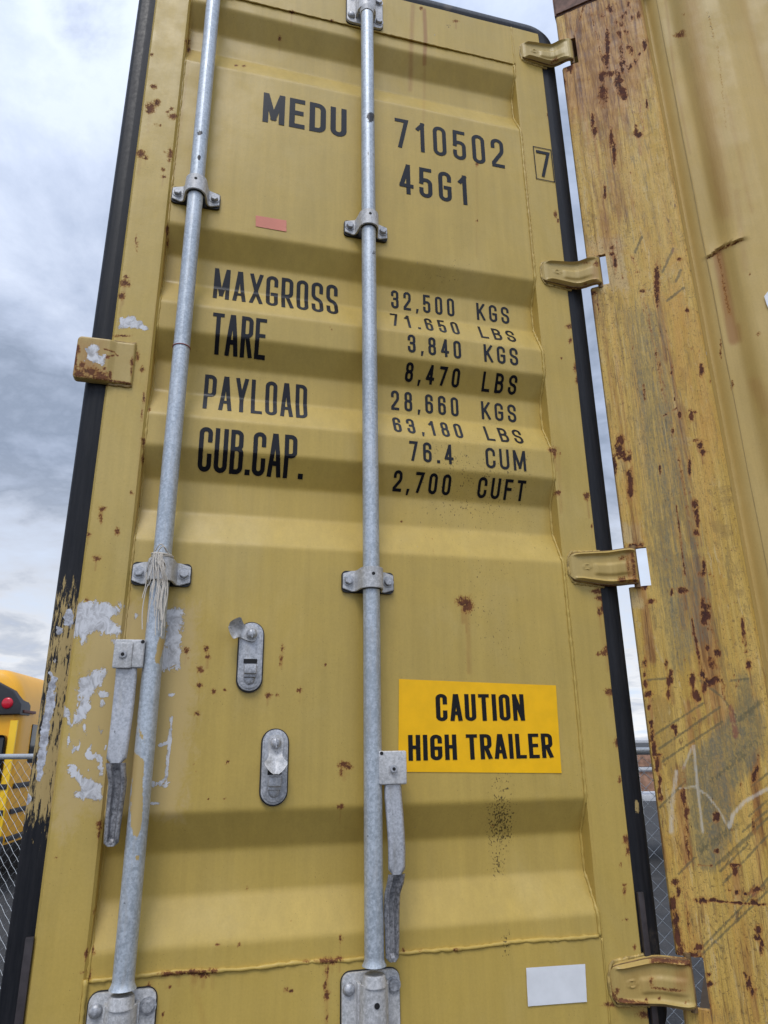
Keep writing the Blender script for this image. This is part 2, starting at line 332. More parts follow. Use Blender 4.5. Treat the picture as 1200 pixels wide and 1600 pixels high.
def galv(name, lo=(0.33, 0.36, 0.40), hi=(0.58, 0.61, 0.67), metal=0.35, rough=0.42, paint=False, sc=1.0, dirt=(0.42, 0.40, 0.37)):
    t = NT(name)
    v = t.n('ShaderNodeTexVoronoi'); t.L(t.tc.outputs['Object'], v.inputs['Vector']); v.inputs['Scale'].default_value = 330 * sc
    n1 = t.noise(150 * sc, 6, 0.75); n2 = t.noise(9, 5, 0.65); n3 = t.noise(1, 5, 0.7, (90, 90, 9))
    k = t.math('ADD', t.math('MULTIPLY', n1, 0.62), t.math('ADD', t.math('MULTIPLY', v.outputs['Color'], 0.14), t.math('MULTIPLY', n2, 0.28)))
    c = t.mix(t.ramp(k, 0.40, 0.64), lo, hi)
    c = t.mix(t.math('MULTIPLY', t.ramp(n3, 0.5, 0.72), 0.45), c, dirt)
    c = t.mix(t.math('MULTIPLY', t.ramp(t.math('ADD', t.noise(60, 5, 0.7), t.math('MULTIPLY', n2, .25)), 0.80, 0.86), 0.8), c, (0.07, 0.07, 0.075))
    r = t.ramp(n1, 0.3, 0.7, rough - 0.08, rough + 0.16)
    if paint:
        p = t.ramp(t.math('ADD', t.attr('paint'), t.math('MULTIPLY', t.math('SUBTRACT', t.noise(40, 6, 0.7, (1, 1, .4)), 0.5), 1.2)), 0.5, 0.56)
        c = t.mix(p, c, (0.46, 0.33, 0.13)); c = t.mix(t.ramp(t.math('ADD', t.attr('black'), t.math('MULTIPLY', t.math('SUBTRACT', n1, .5), 1.2)), .5, .6), c, (0.03, 0.03, 0.035))
        metal = t.math('MULTIPLY', t.math('SUBTRACT', 1.0, p), metal)
    t.bump(n1, 0.22, 0.0008)
    return t.out(c, r, metal)
M_ROD = galv('galvanised_rod', lo=(0.33, 0.375, 0.42), hi=(0.54, 0.59, 0.65), paint=True)
M_ZINC = galv('zinc_fitting', lo=(0.27, 0.28, 0.30), hi=(0.52, 0.53, 0.56))
M_CAST = galv('pale_zinc_fitting', lo=(0.38, 0.385, 0.39), hi=(0.62, 0.62, 0.63), metal=0.2, rough=0.5)
M_LEVER = galv('worn_lever_steel', lo=(0.30, 0.31, 0.33), hi=(0.50, 0.51, 0.54), metal=0.55, rough=0.36)
M_GRIP = galv('dark_worn_grip', lo=(0.15, 0.15, 0.16), hi=(0.42, 0.42, 0.44), metal=0.5, rough=0.34, dirt=(0.42, .42, .43))
def plain(name, c, rough=0.6, metal=0.0, var=0.12, scale=30, spec=None, bump=0.15, det=4):
    t = NT(name); n = t.noise(scale, det, 0.6)
    m = t.hsv(c, t.ramp(n, 0.3, 0.7, 1 - var, 1 + var)); t.bump(n, bump, 0.002); return t.out(m, rough, metal, spec)
M_BLACK = plain('black_hole', (0.008, 0.008, 0.009), 0.8)
M_PAD = plain('black_pad', (0.018, 0.018, 0.02), 0.55)
def rubber():
    t = NT('gasket_rubber')
    n1 = t.noise(90, 6, 0.7); n3 = t.noise(1.0, 6, 0.7, (130, 130, 9)); n2 = t.noise(40, 6, 0.68, dist=.5)
    c = t.mix(t.ramp(n3, 0.3, 0.7), (0.007, 0.008, 0.011), (0.017, 0.017, 0.020))
    p = t.ramp(t.math('ADD', t.attr('paint'), t.math('MULTIPLY', t.math('SUBTRACT', t.noise(1.0, 7, 0.75, (210, 210, 30)), 0.5), 2.2)), 0.50, 0.60)
    c = t.mix(p, c, (0.40, 0.29, 0.12))
    ba = t.ramp(t.math('ADD', t.attr('bare'), t.math('MULTIPLY', t.math('SUBTRACT', n2, 0.5), 1.3)), 0.50, 0.56)
    c = t.mix(ba, c, t.mix(t.ramp(n1, .35, .65), (0.26, 0.26, 0.28), (0.58, 0.60, 0.66)))
    du = t.math('MULTIPLY', t.ramp(t.math('ADD', t.attr('dirt'), t.math('MULTIPLY', t.math('SUBTRACT', n1, .5), .8)), 0.4, 0.8), 0.6); c = t.mix(du, c, (0.10, 0.075, 0.05))
    t.bump(t.math('ADD', t.math('MULTIPLY', n1, .3), t.math('ADD', p, t.math('MULTIPLY', ba, 1.4))), 0.4, 0.0012)
    return t.out(c, t.ramp(n1, .3, .7, .36, .52), 0.0, 0.22)
M_RUB = rubber()
def vinyl(name, c, rough, wear=0.0, under=(0.45, .34, .12), spec=0.5):
    t = NT(name); n = t.noise(160, 6, 0.75); m = t.hsv(c, t.ramp(t.noise(25, 4), .3, .7, .95, 1.05))
    if wear > 0: m = t.mix(t.math('MULTIPLY', t.ramp(n, 0.70 - wear, 0.78 - wear), 0.7), m, under)
    t.bump(t.noise(55, 4, 0.6), 0.05, 0.001); return t.out(m, rough, 0.0, spec)
M_INK = vinyl('black_lettering_vinyl', (0.008, 0.008, 0.011), 0.24, 0.02, spec=0.27)
M_YST = vinyl('yellow_sticker_vinyl', (0.92, 0.50, 0.002), 0.38, spec=.3)
M_INK2 = vinyl('black_print', (0.008, 0.008, 0.009), 0.45, spec=.2)
M_WHITE = vinyl('white_label_vinyl', (0.74, 0.76, 0.79), 0.45, 0.01, (0.35, .33, .3))
M_PINK = vinyl('faded_pink_paint', (0.62, 0.20, 0.13), 0.55, 0.06)
M_TWINE = plain('twine_fibre', (0.62, 0.57, 0.50), 0.85, scale=900)
M_RED = plain('red_rubber', (0.30, 0.07, 0.06), 0.6)
M_MAROON = plain('rusty_casting_steel', (0.16, 0.085, 0.06), 0.75, var=0.35, scale=45, bump=0.5, det=7)

# ------------------------------------------------------------------ marks (x, y, rx, ry in photo pixels)
DOOR_RUST = B([(236,168,8),(246,160,5),(233,174,5,4),(270,182,7,5),(262,175,3),(268,170,3),(220,240,8,6),(228,246,4),(266,240,4,8),(257,238,2),(265,250,3,4),(240,135,5,4),(255,265,3),(256,276,4,3),(237,85,3),(243,194,2),(250,196,2),
  (195,443,9,6),(190,462,6),(197,433,4),(160,795,6,4),(157,808,3,9),(183,830,4,7),(138,835,5,4),(151,872,6,5),(136,937,3,4),(211,886,3,5),(205,770,3,4),(190,525,16,2),(225,622,3,10),(222,650,2,10),(224,690,3,12),(223,718,2,8),(233,640,2,3),(164,600,20,3),(215,556,3,10),(222,577,4,5),
  (293,66,4,6),(295,78,3,5),(213,380,2,12),(261,360,3,9),(262,378,2,8),
  (722,940,9,8),(732,944,8,12),(727,952,5,6),(538,1195,9,6),(545,1199,6,4),(532,1260,5,5),(532,1207,2,9),(351,1248,2),(325,1248,2),(291,1016,6,5),(322,1014,4,6),(325,1026,4),(294,1029,2),(313,1046,6,5),(312,1071,5,4),(334,1080,4),(351,1078,3),(308,1115,4),(442,1014,3,7),(439,1032,3,8),(419,1087,5,5),(508,1038,2,3),(468,1078,4),(433,1086,3),(356,1190,4),(532,1467,3,7),(340,1476,4,3),(361,1464,2),(373,1476,3),(447,1545,3,5),(455,1548,3,4),
  (262,1522,18,4),(280,1520,14,3),(305,1519,14,5),(318,1522,10,6),(333,1517,9,4),(508,1501,12,5),(520,1502,6,5),(530,1498,6,4),(478,1502,4,3),(510,1555,5,9),(508,1540,3,8),(511,1518,3,12),(511,1590,3,5),(232,1543,4,8),(226,1548,5,4),(265,1542,3),(254,1584,2,4),
  (857,180,3,4),(870,205,2,8),(868,335,3,6),(872,345,2,4),(885,432,3),(889,510,5,4),(891,532,3,5),(899,575,3,7),(903,594,4,6),(877,560,2),(906,612,2),(917,775,5,7),(925,822,2,4),(937,955,4,8),(942,950,4,9),(945,1019,6,6),(935,1022,4,3),(948,1013,4,6),(952,1081,8,6),(964,1160,5,8),(968,1218,3,6),(979,1312,6,7),(981,1328,4,9),(976,1383,4,3),(976,1393,3,5),(970,1352,2,4),(978,1438,5,2),(992,1480,3,5),(1000,1560,12,10),(1010,1585,14,6),(960,1570,20,4),(872,770,4,5),(862,703,6,4),(867,708,3,9),(875,710,2,3),(940,935,10,4),(935,924,12,4),(658,13,3,3),(712,33,5,2),(456,19,5,3),(518,32,4,2),
  (146,1424,3),(146,1485,3,8),(141,1518,16,1.6),(141,1528,2,8),(52,1425,4,8),(48,1440,2,10),(88,1338,4,2),(155,1288,5,7),(154,1300,3,9),(134,1490,2,14),(369,102,3,2),(381,103,3,2),(437,60,3,5),(630,1484,3),(658,1485,3),(712,1484,5,3),(628,815,2),(745,257,3),(745,345,2),(770,1290,2)])
DOOR_STAIN = [('l', [(645, 8), (643, 60), (641, 140)], 4.5, .62), ('l', [(663, 16), (665, 60), (663, 100)], 3.2, 1.0), ('l', [(664, 95), (662, 190)], 3, .45), ('l', [(731, 955), (733, 1050)], 5, .5), ('l', [(511, 1510), (510, 1600)], 4, .55), ('l', [(440, 1025), (440, 1045)], 3, .5),
  ('l', [(190, 1290), (205, 900), (222, 650), (265, 320), (300, 60)], 3.0, .42), ('l', [(1000, 1540), (1030, 1600)], 8, .8), ('l', [(890, 445), (905, 560)], 6, .4), ('l', [(932, 925), (945, 1010)], 6, .42), ('l', [(960, 1570), (1010, 1580)], 6, .5), ('l', [(745, 255), (745, 400)], 3, .35), ('l', [(820,250),(833,420)], 2.5, .4), ('l', [(872, 700), (877, 800)], 4, .45)]
DOOR_BARE = [('p', [(112, 948), (160, 942), (188, 950), (186, 962), (176, 968), (186, 985), (150, 988), (128, 1000), (113, 992)], 16, 0.95), ('b', 183, 985, 8, 10, .6), ('b', 176, 1003, 6, 8, .55),
  ('p', [(120, 1054), (168, 1050), (160, 1068), (140, 1086), (140, 1110), (118, 1134), (114, 1122), (126, 1090), (118, 1064)], 12, 0.85), ('b', 104, 1114, 6, 9, .9), ('b', 163, 1084, 8, 6, .62), ('b', 160, 1100, 6, 10, .5), ('b', 107, 1135, 4, 10, .5),
  ('p', [(102, 1192), (112, 1196), (130, 1214), (160, 1226), (158, 1252), (146, 1254), (120, 1248), (112, 1240), (128, 1232), (112, 1210)], 9, 0.88), ('b', 158, 1200, 5, 16, .6),
  ('p', [(258, 950), (287, 950), (280, 1044), (262, 1046), (250, 1050), (256, 990)], 12, 0.86), ('l', [(268, 1120), (262, 1190), (258, 1228)], 3.0, .72), ('b', 267, 1086, 5, 4, .6), ('l', [(240, 1225), (262, 1222)], 6, .55), ('l', [(232, 1255), (250, 1255)], 3, .6), ('b', 214, 962, 8, 10, .5), ('l', [(250, 1165), (262, 1160)], 3, .6),
  ('p', [(188, 500), (206, 496), (224, 508), (230, 514), (210, 513), (186, 510)], 8, 1.0)]
DOOR_BARE += [('b', float(x), float(y), 3.2, float(r), .52) for x, y, r in zip(RNG.uniform(105, 165, 26), RNG.uniform(1120, 1215, 26), RNG.uniform(3, 12, 26))]
DOOR_FADE = [('p', [(120, 925), (330, 925), (325, 1100), (300, 1300), (140, 1290), (100, 1340), (60, 1310)], 55, .72)]
DOOR_DIRT = [('b', 782, 1285, 24, 55, .95), ('b', 778, 1350, 14, 30, .8), ('b', 785, 1225, 18, 40, .62), ('p', [(700, 850), (800, 860), (850, 1060), (720, 1060)], 90, .52), ('b', 790, 1475, 9, 34, .72), ('b', 655, 1095, 10, 20, .4), ('p', [(640, 640), (860, 680), (850, 860), (640, 850)], 60, .5), ('b', 610, 1150, 8, 8, .5), ('b', 250, 1530, 10, 8, .6), ('b', 700, 430, 60, 40, .4), ('b', 700, 40, 6, 4, .8)]
DOORM = dict(rust=DOOR_RUST, stain=DOOR_STAIN, bare=DOOR_BARE, fade=DOOR_FADE, dirt=DOOR_DIRT)

def runs(marks, k, smin, st):
    rg_ = random.Random(9); out = []
    for m in marks:
        if m[0] == 'b' and max(m[3], m[4]) >= smin:
            L = m[4] * rg_.uniform(3, k); dx = (m[1] - 555) / (m[2] + 2413)
            out.append(('l', [(m[1], m[2]), (m[1] + dx * L, m[2] + L)], m[3] * .42, st * rg_.uniform(.5, 1.1)))
    return out
DOOR_RUST += [('l', [(540, 1562), (590, 1553)], .8, .45), ('l', [(446, 1426), (464, 1450)], .7, .5), ('l', [(385, 1374), (386, 1392)], .7, .5), ('l', [(675, 840), (678, 866)], .7, .5), ('l', [(516, 511), (519, 516)], 1.2, .8), ('l', [(300, 1180), (312, 1230)], .6, .4), ('l', [(610, 1010), (640, 1030)], .5, .35)]
DOOR_STAIN += [('b', 290, 900, 22, 14, .3), ('b', 575, 930, 24, 10, .28), ('l', [(236, 1530), (245, 1600)], 7, .4), ('l', [(300, 1530), (320, 1600)], 9, .35), ('b', 400, 1090, 16, 8, .3)]
DOOR_STAIN += runs(DOOR_RUST, 7, 4, .55)
# ================================================================== CONTAINER DOOR
door = empty('container_door', (0.58, 0.0, -0.52))
tag(door, 'tall ochre yellow corrugated container door with lock rods, black lettering and a caution sticker, swung open', 'container door')
XL0, XL1, XR0, XR1 = 0.040, 0.1235, 1.0215, 1.1135
ZT, ZB, ZWT, ZWB = 2.000, -0.500, 1.852, -0.347
DEP = 0.034
REC = [(1.812, 1.752, 1.684, 1.607), (1.113, 1.052, 0.982, 0.908), (0.841, 0.781, 0.711, 0.641), (0.572, 0.511, 0.445, 0.374), (-0.108, -0.173, -0.242, -0.310)]
BR = [(ZWT + .01, 0.0)]
for a, b, c, d in REC: BR += [(a, 0.0), (b, DEP), (c, DEP), (d, 0.0)]
BR += [(ZWB - .01, 0.0)]
_z = np.array([p[0] for p in BR])[::-1]; _y = np.array([p[1] for p in BR])[::-1]
def prof(z):
    z = np.asarray(z, float); k = np.linspace(-0.0042, 0.0042, 7)      # rolled bends: a small running mean
    return np.mean([np.interp(z + q, _z, _y) for q in k], axis=0)
def wav(x, z):
    return 0.0011 * np.sin(x * 7.3 + 1.2 + 1.7 * np.sin(z * 2.1)) * np.sin(z * 5.1 + x * 2.0) + 0.0006 * np.sin(x * 17 + z * 3) * np.sin(z * 13)
def psurf(x, z): return prof(z) + wav(np.asarray(x), np.asarray(z)) + 0.002
zs = np.arange(ZWB, ZWT + .001, 0.0036); xs = np.linspace(XL1, XR0, 226)
Xg, Zg = np.meshgrid(xs, zs, indexing='xy')
# grid orientation chosen so that normals face -Y
P = np.stack([Xg, psurf(Xg, Zg), Zg], -1).transpose(1, 0, 2)
def sheet(name, P, mat, marks, parent, back=None, smooth=True):
    me, V = grid_mesh(P, back); set_attrs(me, V, marks)
    o = link(name, me, mat, parent)
    if smooth: me.shade_smooth(); me.set_sharp_from_angle(angle=math.radians(38))
    return o
panel = sheet('corrugated_panel', P, M_DOOR, DOORM, door, (0, 0.004, 0))
def bar_sheet(name, x0, x1, z0, z1, yf, yb, bev=0.005, step=0.0042, curl=0.0):
    nx = max(8, int((x1 - x0) / step)); nz = int((z1 - z0) / step)
    X, Z = np.meshgrid(np.linspace(x0, x1, nx), np.linspace(z0, z1, nz), indexing='ij')
    if name == 'right_stile': X = X + (X - x0) / (x1 - x0) * -0.0085 * (1 - np.clip((Z + .4) / 1.9, 0, 1))
    e = np.minimum(X - X[:1], X[-1:] - X); Y = yf + np.where(e < bev, bev - np.sqrt(np.clip(bev ** 2 - (bev - e) ** 2, 0, None)), 0)
    Y = Y + 0.0004 * np.sin(Z * 9 + X * 30)
    return sheet(name, np.stack([X, Y, Z], -1), M_DOOR, DOORM, door, (0, yb - yf, 0))
tag(bar_sheet('left_stile', XL0, XL1, ZB, ZT, -0.006, 0.05, 0.006), 'door edge member with peeling grey tape residue and bare patches')
bar_sheet('right_stile', XR0, XR1, ZB, ZT, -0.001, 0.05, 0.004)
bar_sheet('top_rail', XL1, XR0, ZWT, ZT, -0.0005, 0.05, 0.0)
bar_sheet('bottom_rail', XL1, XR0, ZB, ZWB, -0.0005, 0.05, 0.0)
MB().box((XL0 + .01, 0.055, ZB + .01), (XR1 - .01, 0.062, ZT - .01)).build('plywood_back', plain('door_back_panel', (0.3, 0.23, 0.1), 0.6), door)
# weld seams: wobbly painted beads along the frame
def bead(pts, r, seed):
    rg = random.Random(seed); out = []; rr = []
    for i, p in enumerate(pts):
        out.append((p[0] + rg.uniform(-.0006, .0006), p[1] + rg.uniform(-.0004, .0004), p[2] + rg.uniform(-.0008, .0008))); rr.append(r * rg.uniform(0.75, 1.25))
    return out, rr
def seam(pts, r, seed):
    p, q = bead(pts, r, seed); m = MB().tube(p, q, 8); bmesh.ops.recalc_face_normals(m.bm, faces=m.bm.faces)
    me = bpy.data.meshes.new('weld_seam'); m.bm.to_mesh(me); m.bm.free()
    co = np.zeros(len(me.vertices) * 3); me.vertices.foreach_get('co', co); set_attrs(me, co.reshape(-1, 3), DOORM); me.shade_smooth()
    return link('weld_seam', me, M_DOOR, door)
seam([(x, psurf(x, ZWB + .003) - 0.002, ZWB + 0.0015 * math.sin(x * 9) + .0012 * math.sin(x * 31)) for x in np.arange(XL1 + .004, XR0 - .002, 0.007)], 0.0036, 1)
seam([(x, -0.0006, ZWT) for x in np.arange(XL1 + .004, XR0, 0.008)], 0.0020, 2)
seam([(XR0 - .001, psurf(XR0, z) - 0.001, z) for z in np.arange(ZWB, ZWT, 0.006)], 0.0031, 3)
seam([(XL1 + .001, psurf(XL1, z) + 0.001, z) for z in np.arange(ZWB, ZWT, 0.006)], 0.0030, 4)
seam([(XL1 - .001, -0.005, z) for z in np.arange(ZB + .01, ZWB + .004, 0.007)], 0.0034, 5)
seam([(XR0 + .001, -0.0012, z) for z in np.arange(ZB + .01, ZWB, 0.007)], 0.0014, 6)
seam([(XR0 + .001, -0.0010, z) for z in np.arange(ZWT, ZT, 0.007)], 0.0018, 7)

def shear(z): return -0.0085 * (1 - min(1, max(0, (z + .4) / 1.9)))     # the free edge of the leaf is slightly out of square
# rubber gasket swept round the leaf
def gasket():
    x0, x1, z0, z1, R = XL0 - .003, XR1 + .0005, ZB - 0.004, ZT + .002, 0.035
    path = []
    def arc(cx, cz, a0, a1):
        for a in np.linspace(a0, a1, 10): path.append((cx + R * math.cos(a), cz + R * math.sin(a), math.cos(a), math.sin(a)))
    def line(xa, za, xb, zb, nx, nz):
        L = math.hypot(xb - xa, zb - za)
        for t in np.arange(0.004, L - .002, 0.0045): path.append((xa + (xb - xa) * t / L, za + (zb - za) * t / L, nx, nz))
    arc(x0 + R, z1 - R, math.pi, math.pi / 2); line(x0 + R, z1, x1 - R, z1, 0, 1); arc(x1 - R, z1 - R, math.pi / 2, 0); line(x1, z1 - R, x1, z0 + R, 1, 0)
    arc(x1 - R, z0 + R, 0, -math.pi / 2); line(x1 - R, z0, x0 + R, z0, 0, -1); arc(x0 + R, z0 + R, -math.pi / 2, -math.pi); line(x0, z0 + R, x0, z1 - R, -1, 0)
    W = [(-0.006, 0.0015), (0.004, 0.0000), (0.010, -.001), (0.0125, -.0012), (0.022, 0.0012), (0.028, 0.0025), (0.034, 0.0045), (0.0375, 0.009), (0.0385, 0.016), (0.036, 0.022), (0.026, 0.026), (0.018, 0.034), (0.016, 0.055), (-0.006, 0.055)]
    Wd = lambda i: 1.0
    P = np.array([[((x + shear(z) if x > .6 else x) + nx * w * (1.17 if nx > 0 else 1.0), y, z + nz * w) for (w, y) in W] for (x, z, nx, nz) in path])
    P = np.concatenate([P, P[:1]], 0)
    marks = dict(paint=[('p', [(150, 925), (85, 930), (20, 1285), (100, 1285)], 70, .95), ('p', [(1000, 1490), (1050, 1490), (1040, 1520), (1000, 1520)], 10, .5), ('l', [(995, 1252), (997, 1268)], 2, 1.1)],
                 bare=[('l', [(84, 1060), (78, 1100), (68, 1160), (62, 1215)], 8, .86), ('b', 108, 965, 9, 20, .85), ('b', 92, 985, 8, 10, .7), ('b', 50, 1150, 6, 16, .86), ('b', 42, 1248, 9, 10, 1.0), ('b', 78, 1052, 6, 5, .9), ('b', 85, 1030, 8, 10, .6), ('l', [(560, -14), (575, -8)], 3, .9)],
                 dirt=[('b', 1020, 1480, 40, 60, .5), ('b', 760, 30, 120, 30, .3), ('b', 700, 10, 10, 8, .8)])
    me, V = grid_mesh(P); set_attrs(me, V, marks); o = link('rubber_gasket', me, M_RUB, door); me.shade_smooth(); me.set_sharp_from_angle(angle=math.radians(50))
    tag(o, 'black rubber door gasket, peeling with yellow paint and silver patches low on the left side'); return o
gasket()
# flat retaining strips low on both edges
for sx, xa in ((1, XL0 - .012), (-1, XR1 - 0.0)):
    xa += (-.008 if sx < 0 else 0)
    MB().box((xa, -0.0085, ZB), (xa + .0125, -0.001, -0.278), 0.002).build('gasket_strip', plain('dark_strip', (0.035, 0.028, 0.03), 0.5, var=.3, scale=60), door)

# ------------------------------------------------------------------ hinges
M_WELD = plain('painted_weld', (0.40, .28, .085), .55, var=.35, scale=120, bump=.4)
def hinge(zc, k):
    dl = (-.001, -.006, -.013, -.015)[k]; dr = (-.014, -.020, -.029, -.028)[k]
    # stations run along the blade then bend out towards the pin on the corner post
    S = [(1.0440, -0.002, 0.016), (1.0460, -0.006, 0.024), (1.050, -0.010, 0.0295), (1.058, -0.0125, 0.0325), (1.075, -0.014, 0.0345), (1.100, -0.0145, 0.037), (1.125, -0.015, 0.0395), (1.140, -0.0165, 0.0405), (1.150, -0.020, 0.041), (1.160, -0.028, 0.0415),
         (1.168, -0.036, 0.0415), (1.175, -0.042, 0.0415), (1.183, -0.047, 0.0415), (1.191, -0.049, 0.0415), (1.199, -0.047, 0.041), (1.205, -0.041, 0.0405), (1.207, -0.034, 0.040)]
    T = np.linspace(-1, 1, 41); n = len(S)
    fx = np.array([s[0] for s in S]); fx = fx + dl + (dr - dl) * (fx - 1.044) / .163; fy = np.array([s[1] for s in S]); fh = np.array([s[2] for s in S])
    u = np.linspace(0, n - 1, 90); X = np.interp(u, range(n), fx); Y = np.interp(u, range(n), fy); H = np.interp(u, range(n), fh)
    dX, dY = np.gradient(X), np.gradient(Y); L = np.hypot(dX, dY); nx, ny = dY / L, -dX / L     # outward (towards -Y)
    ring = []
    for i in range(len(u)):
        x = X[i]; row = []
        for t in T:
            a = abs(t)
            rim = 0.0068 * math.exp(-((a - 0.80) / 0.07) ** 2) * min(1, max(0, (x - 1.052 - dl) / .012)) * (1.0 if x < 1.155 else max(0, 1 - (x - 1.155) / .02))
            mid = 0.0038 / (1 + math.exp((abs(t + .12) - .30) / .03)) * min(1, max(0, (x - 1.098 - dl) / .006)) * (1.0 if x < 1.145 else max(0, 1 - (x - 1.145) / .02))
            ex, ez = (x - 1.083 - dl) / 0.0085, (t * H[i]) / 0.0055; rr = math.hypot(ex, ez)
            em = 0.0020 * math.exp(-((rr - 1) / .16) ** 2) + 0.0007 * math.exp(-(rr / .45) ** 2)
            edge = -0.009 * max(0, (a - 0.90) / 0.10) ** 1.6
            d = rim + mid + em + edge
            drop = -0.005 * math.sin(min(1, max(0, (x - 1.14) / .06)) * math.pi / 2)   # slight hang of the curl
            row.append((x + nx[i] * d, Y[i] + ny[i] * d, zc + t * H[i] + drop * 0))
        ring.append(row)
    P = np.array(ring)
    ru = {0: [('l', [(870, 92), (862, 98)], 3, .8), ('b', 880, 100, 8, 4, .7)],
          1: [('l', [(885, 449), (915, 452)], 3, .9), ('b', 915, 410, 8, 3, .6), ('b', 932, 412, 5, 5, .8), ('b', 915, 444, 4, 3, .7)],
          2: [('b', 972, 906, 7, 5, .95), ('b', 972, 872, 5, 5, .8), ('l', [(890, 906), (910, 914), (960, 916)], 3, .85), ('l', [(988, 866), (993, 912)], 4, .8), ('l', [(980,870),(984,914)], 3, .55)],
          3: [('l', [(948, 1515), (952, 1545), (962, 1562), (1010, 1570)], 4, .95), ('l', [(1020, 1500), (1060, 1500), (1080, 1506)], 6, .95), ('b', 1018, 1533, 4, 7, .9), ('l', [(1020, 1543), (1070, 1549)], 3, .7), ('b', 1010, 1562, 3, 4, .8), ('b', 1030, 1560, 3, 3, .8), ('b', 964, 1549, 4, 6, .9), ('b', 1073, 1566, 4, 4, .6), ('b', 1062, 1500, 22, 8, .8), ('l', [(940, 1500), (1000, 1492)], 3, .7)]}[k]
    stn = {0: [], 1: [('b', 930, 430, 8, 24, .6)], 2: [('l', [(984, 866), (990, 914)], 9, .8)], 3: [('b', 1066, 1530, 16, 30, .7), ('b', 1000, 1530, 60, 36, .4)]}[k]
    o = sheet('hinge', P, M_HINGE, dict(rust=ru, stain=stn, bare=[], fade=[], dirt=[]), door, (0, 0.0, 0) if False else None)
    # closed back
    b = MB(); pts = [(X[i] - nx[i] * .009, Y[i] - ny[i] * .009) for i in range(0, 90, 4)]
    outer = [(X[i] + nx[i] * -.0015, Y[i] + ny[i] * -.0015) for i in range(0, 90, 4)]
    st = []
    for (ax, ay), (bx, by), i in zip(outer, pts, range(0, 90, 4)):
        h = H[i] * 0.965; st.append([(ax, ay, zc - h), (bx, by, zc - h), (bx, by, zc + h), (ax, ay, zc + h)])
    b.sweep(st); b.cyl((1.2035 + dr, -0.036, zc - .047), (1.2035 + dr, -0.036, zc + .047), 0.0065, 16)
    wp = []
    for t_ in np.linspace(0, 1, 60):
        if t_ < .4: wp.append((1.125 + dl - (t_ / .4) * .068, .0, zc + .0405 - .006 * (t_ / .4)))
        elif t_ < .6: a_ = (t_ - .4) / .2 * math.pi; wp.append((1.057 + dl - .0135 * math.sin(a_), 0, zc + .0345 * math.cos(a_)))
        else: wp.append((1.057 + dl + (t_ - .6) / .4 * .068, .0, zc - .0345 - .006 * (t_ - .6) / .4))
    pw, rw = bead([(q[0], -.0015, q[2]) for q in wp], .0034, 40 + k); mw = MB(); mw.tube(pw, rw, 8); sw = mw.build('hinge_weld', M_WELD, o); sw.matrix_parent_inverse = Matrix.Identity(4)
    c = b.build('hinge_knuckle', plain('hinge_back', (0.20, 0.12, 0.05), 0.7, var=.4), o)
    c.matrix_parent_inverse = Matrix.Identity(4); c.location = (0, 0, 0)
    return o
HZ = [1.905, 1.137, 0.362, -0.424]
HL = ['clean topmost strap hinge beside the rounded gasket corner', 'second strap hinge down, rusty at its pin', 'third strap hinge down, orange rust stain at its bend', 'lowest strap hinge with dark rust round its edges']
for k, z in enumerate(HZ): tag(hinge(z, k), HL[k])

# ------------------------------------------------------------------ lock rods, brackets, handles
RY = -0.033; RR = 0.0166
X1 = 0.5 * (at(250, 895, RY)[0] + at(307, 300, RY)[0]); X2 = 0.5 * (at(577, 350, RY)[0] + at(579, 907, RY)[0])
def zat(px, py, y): return at(px, py, y)[2]
def bolt(m, x, y, z, r=0.0085, h=0.0075, rot=0.3):
    m.cyl((x, y, z), (x, y - .0015, z), r * 1.35, 20)
    t = bmesh.new(); bmesh.ops.create_cone(t, cap_ends=True, segments=6, radius1=r * 1.08, radius2=r * 1.0, depth=h)
    bmesh.ops.bevel(t, geom=[e for e in t.edges], offset=r * .12, segments=2, affect='EDGES')
    m.add(t, Matrix.Translation((x, y - .0015 - h / 2, z)) @ Matrix.Rotation(math.radians(90), 4, 'X') @ Matrix.Rotation(rot, 4, 'Z'))
def rr_outline(x0, x1, z0, z1, r, n=6):
    pts = []
    for cx, cz, a in ((x1 - r, z1 - r, 0), (x0 + r, z1 - r, 90), (x0 + r, z0 + r, 180), (x1 - r, z0 + r, 270)):
        for i in range(n + 1):
            t = math.radians(a + 90 * i / n); pts.append((cx + r * math.cos(t), cz + r * math.sin(t)))
    return pts
def rod_black(i):
    return [('b', 312, 208, 5, 4, .9), ('b', 311, 246, 3, 5, .9)] if i == 0 else [('b', 579, 183, 7, 9, .9), ('b', 575, 240, 2, 5, .7), ('b', 585, 395, 8, 5, .6), ('b', 581, 626, 4, 2, .6), ('b', 570, 500, 2, 7, .5)]
def rod(i, xc):
    g = 'lock_rod'
    ang = np.linspace(0, 2 * np.pi, 29); z0, z1 = -0.352, 1.868
    zz = np.arange(z0, z1 + .001, 0.005); A, Z = np.meshgrid(ang, zz, indexing='ij')
    # slight flare collars at both ends
    R = RR + 0.004 * np.clip(1 - (Z - z0) / 0.008, 0, 1)
    P = np.stack([xc + R * np.sin(A), RY - R * np.cos(A), Z], -1)
    me, V = grid_mesh(P)
    paint = [('p', [(247, 990), (262, 1000), (250, 1045), (240, 1030)], 10, .9), ('p', [(205, 1170), (228, 1190), (222, 1290), (214, 1318), (204, 1290)], 10, .95), ('b', 215, 1340, 5, 7, .8), ('l', [(212, 1130), (235, 1180)], 6, .5), ('b', 232, 1030, 8, 10, .5)] if i == 0 else []
    set_attrs(me, V, dict(paint=paint, black=rod_black(i))); me.shade_smooth()
    o = link(g, me, M_ROD, door)
    tag(o, 'left lock rod with scraped yellow paint low down' if i == 0 else 'right lock rod, clean zinc with a few black scuffs')
    return o
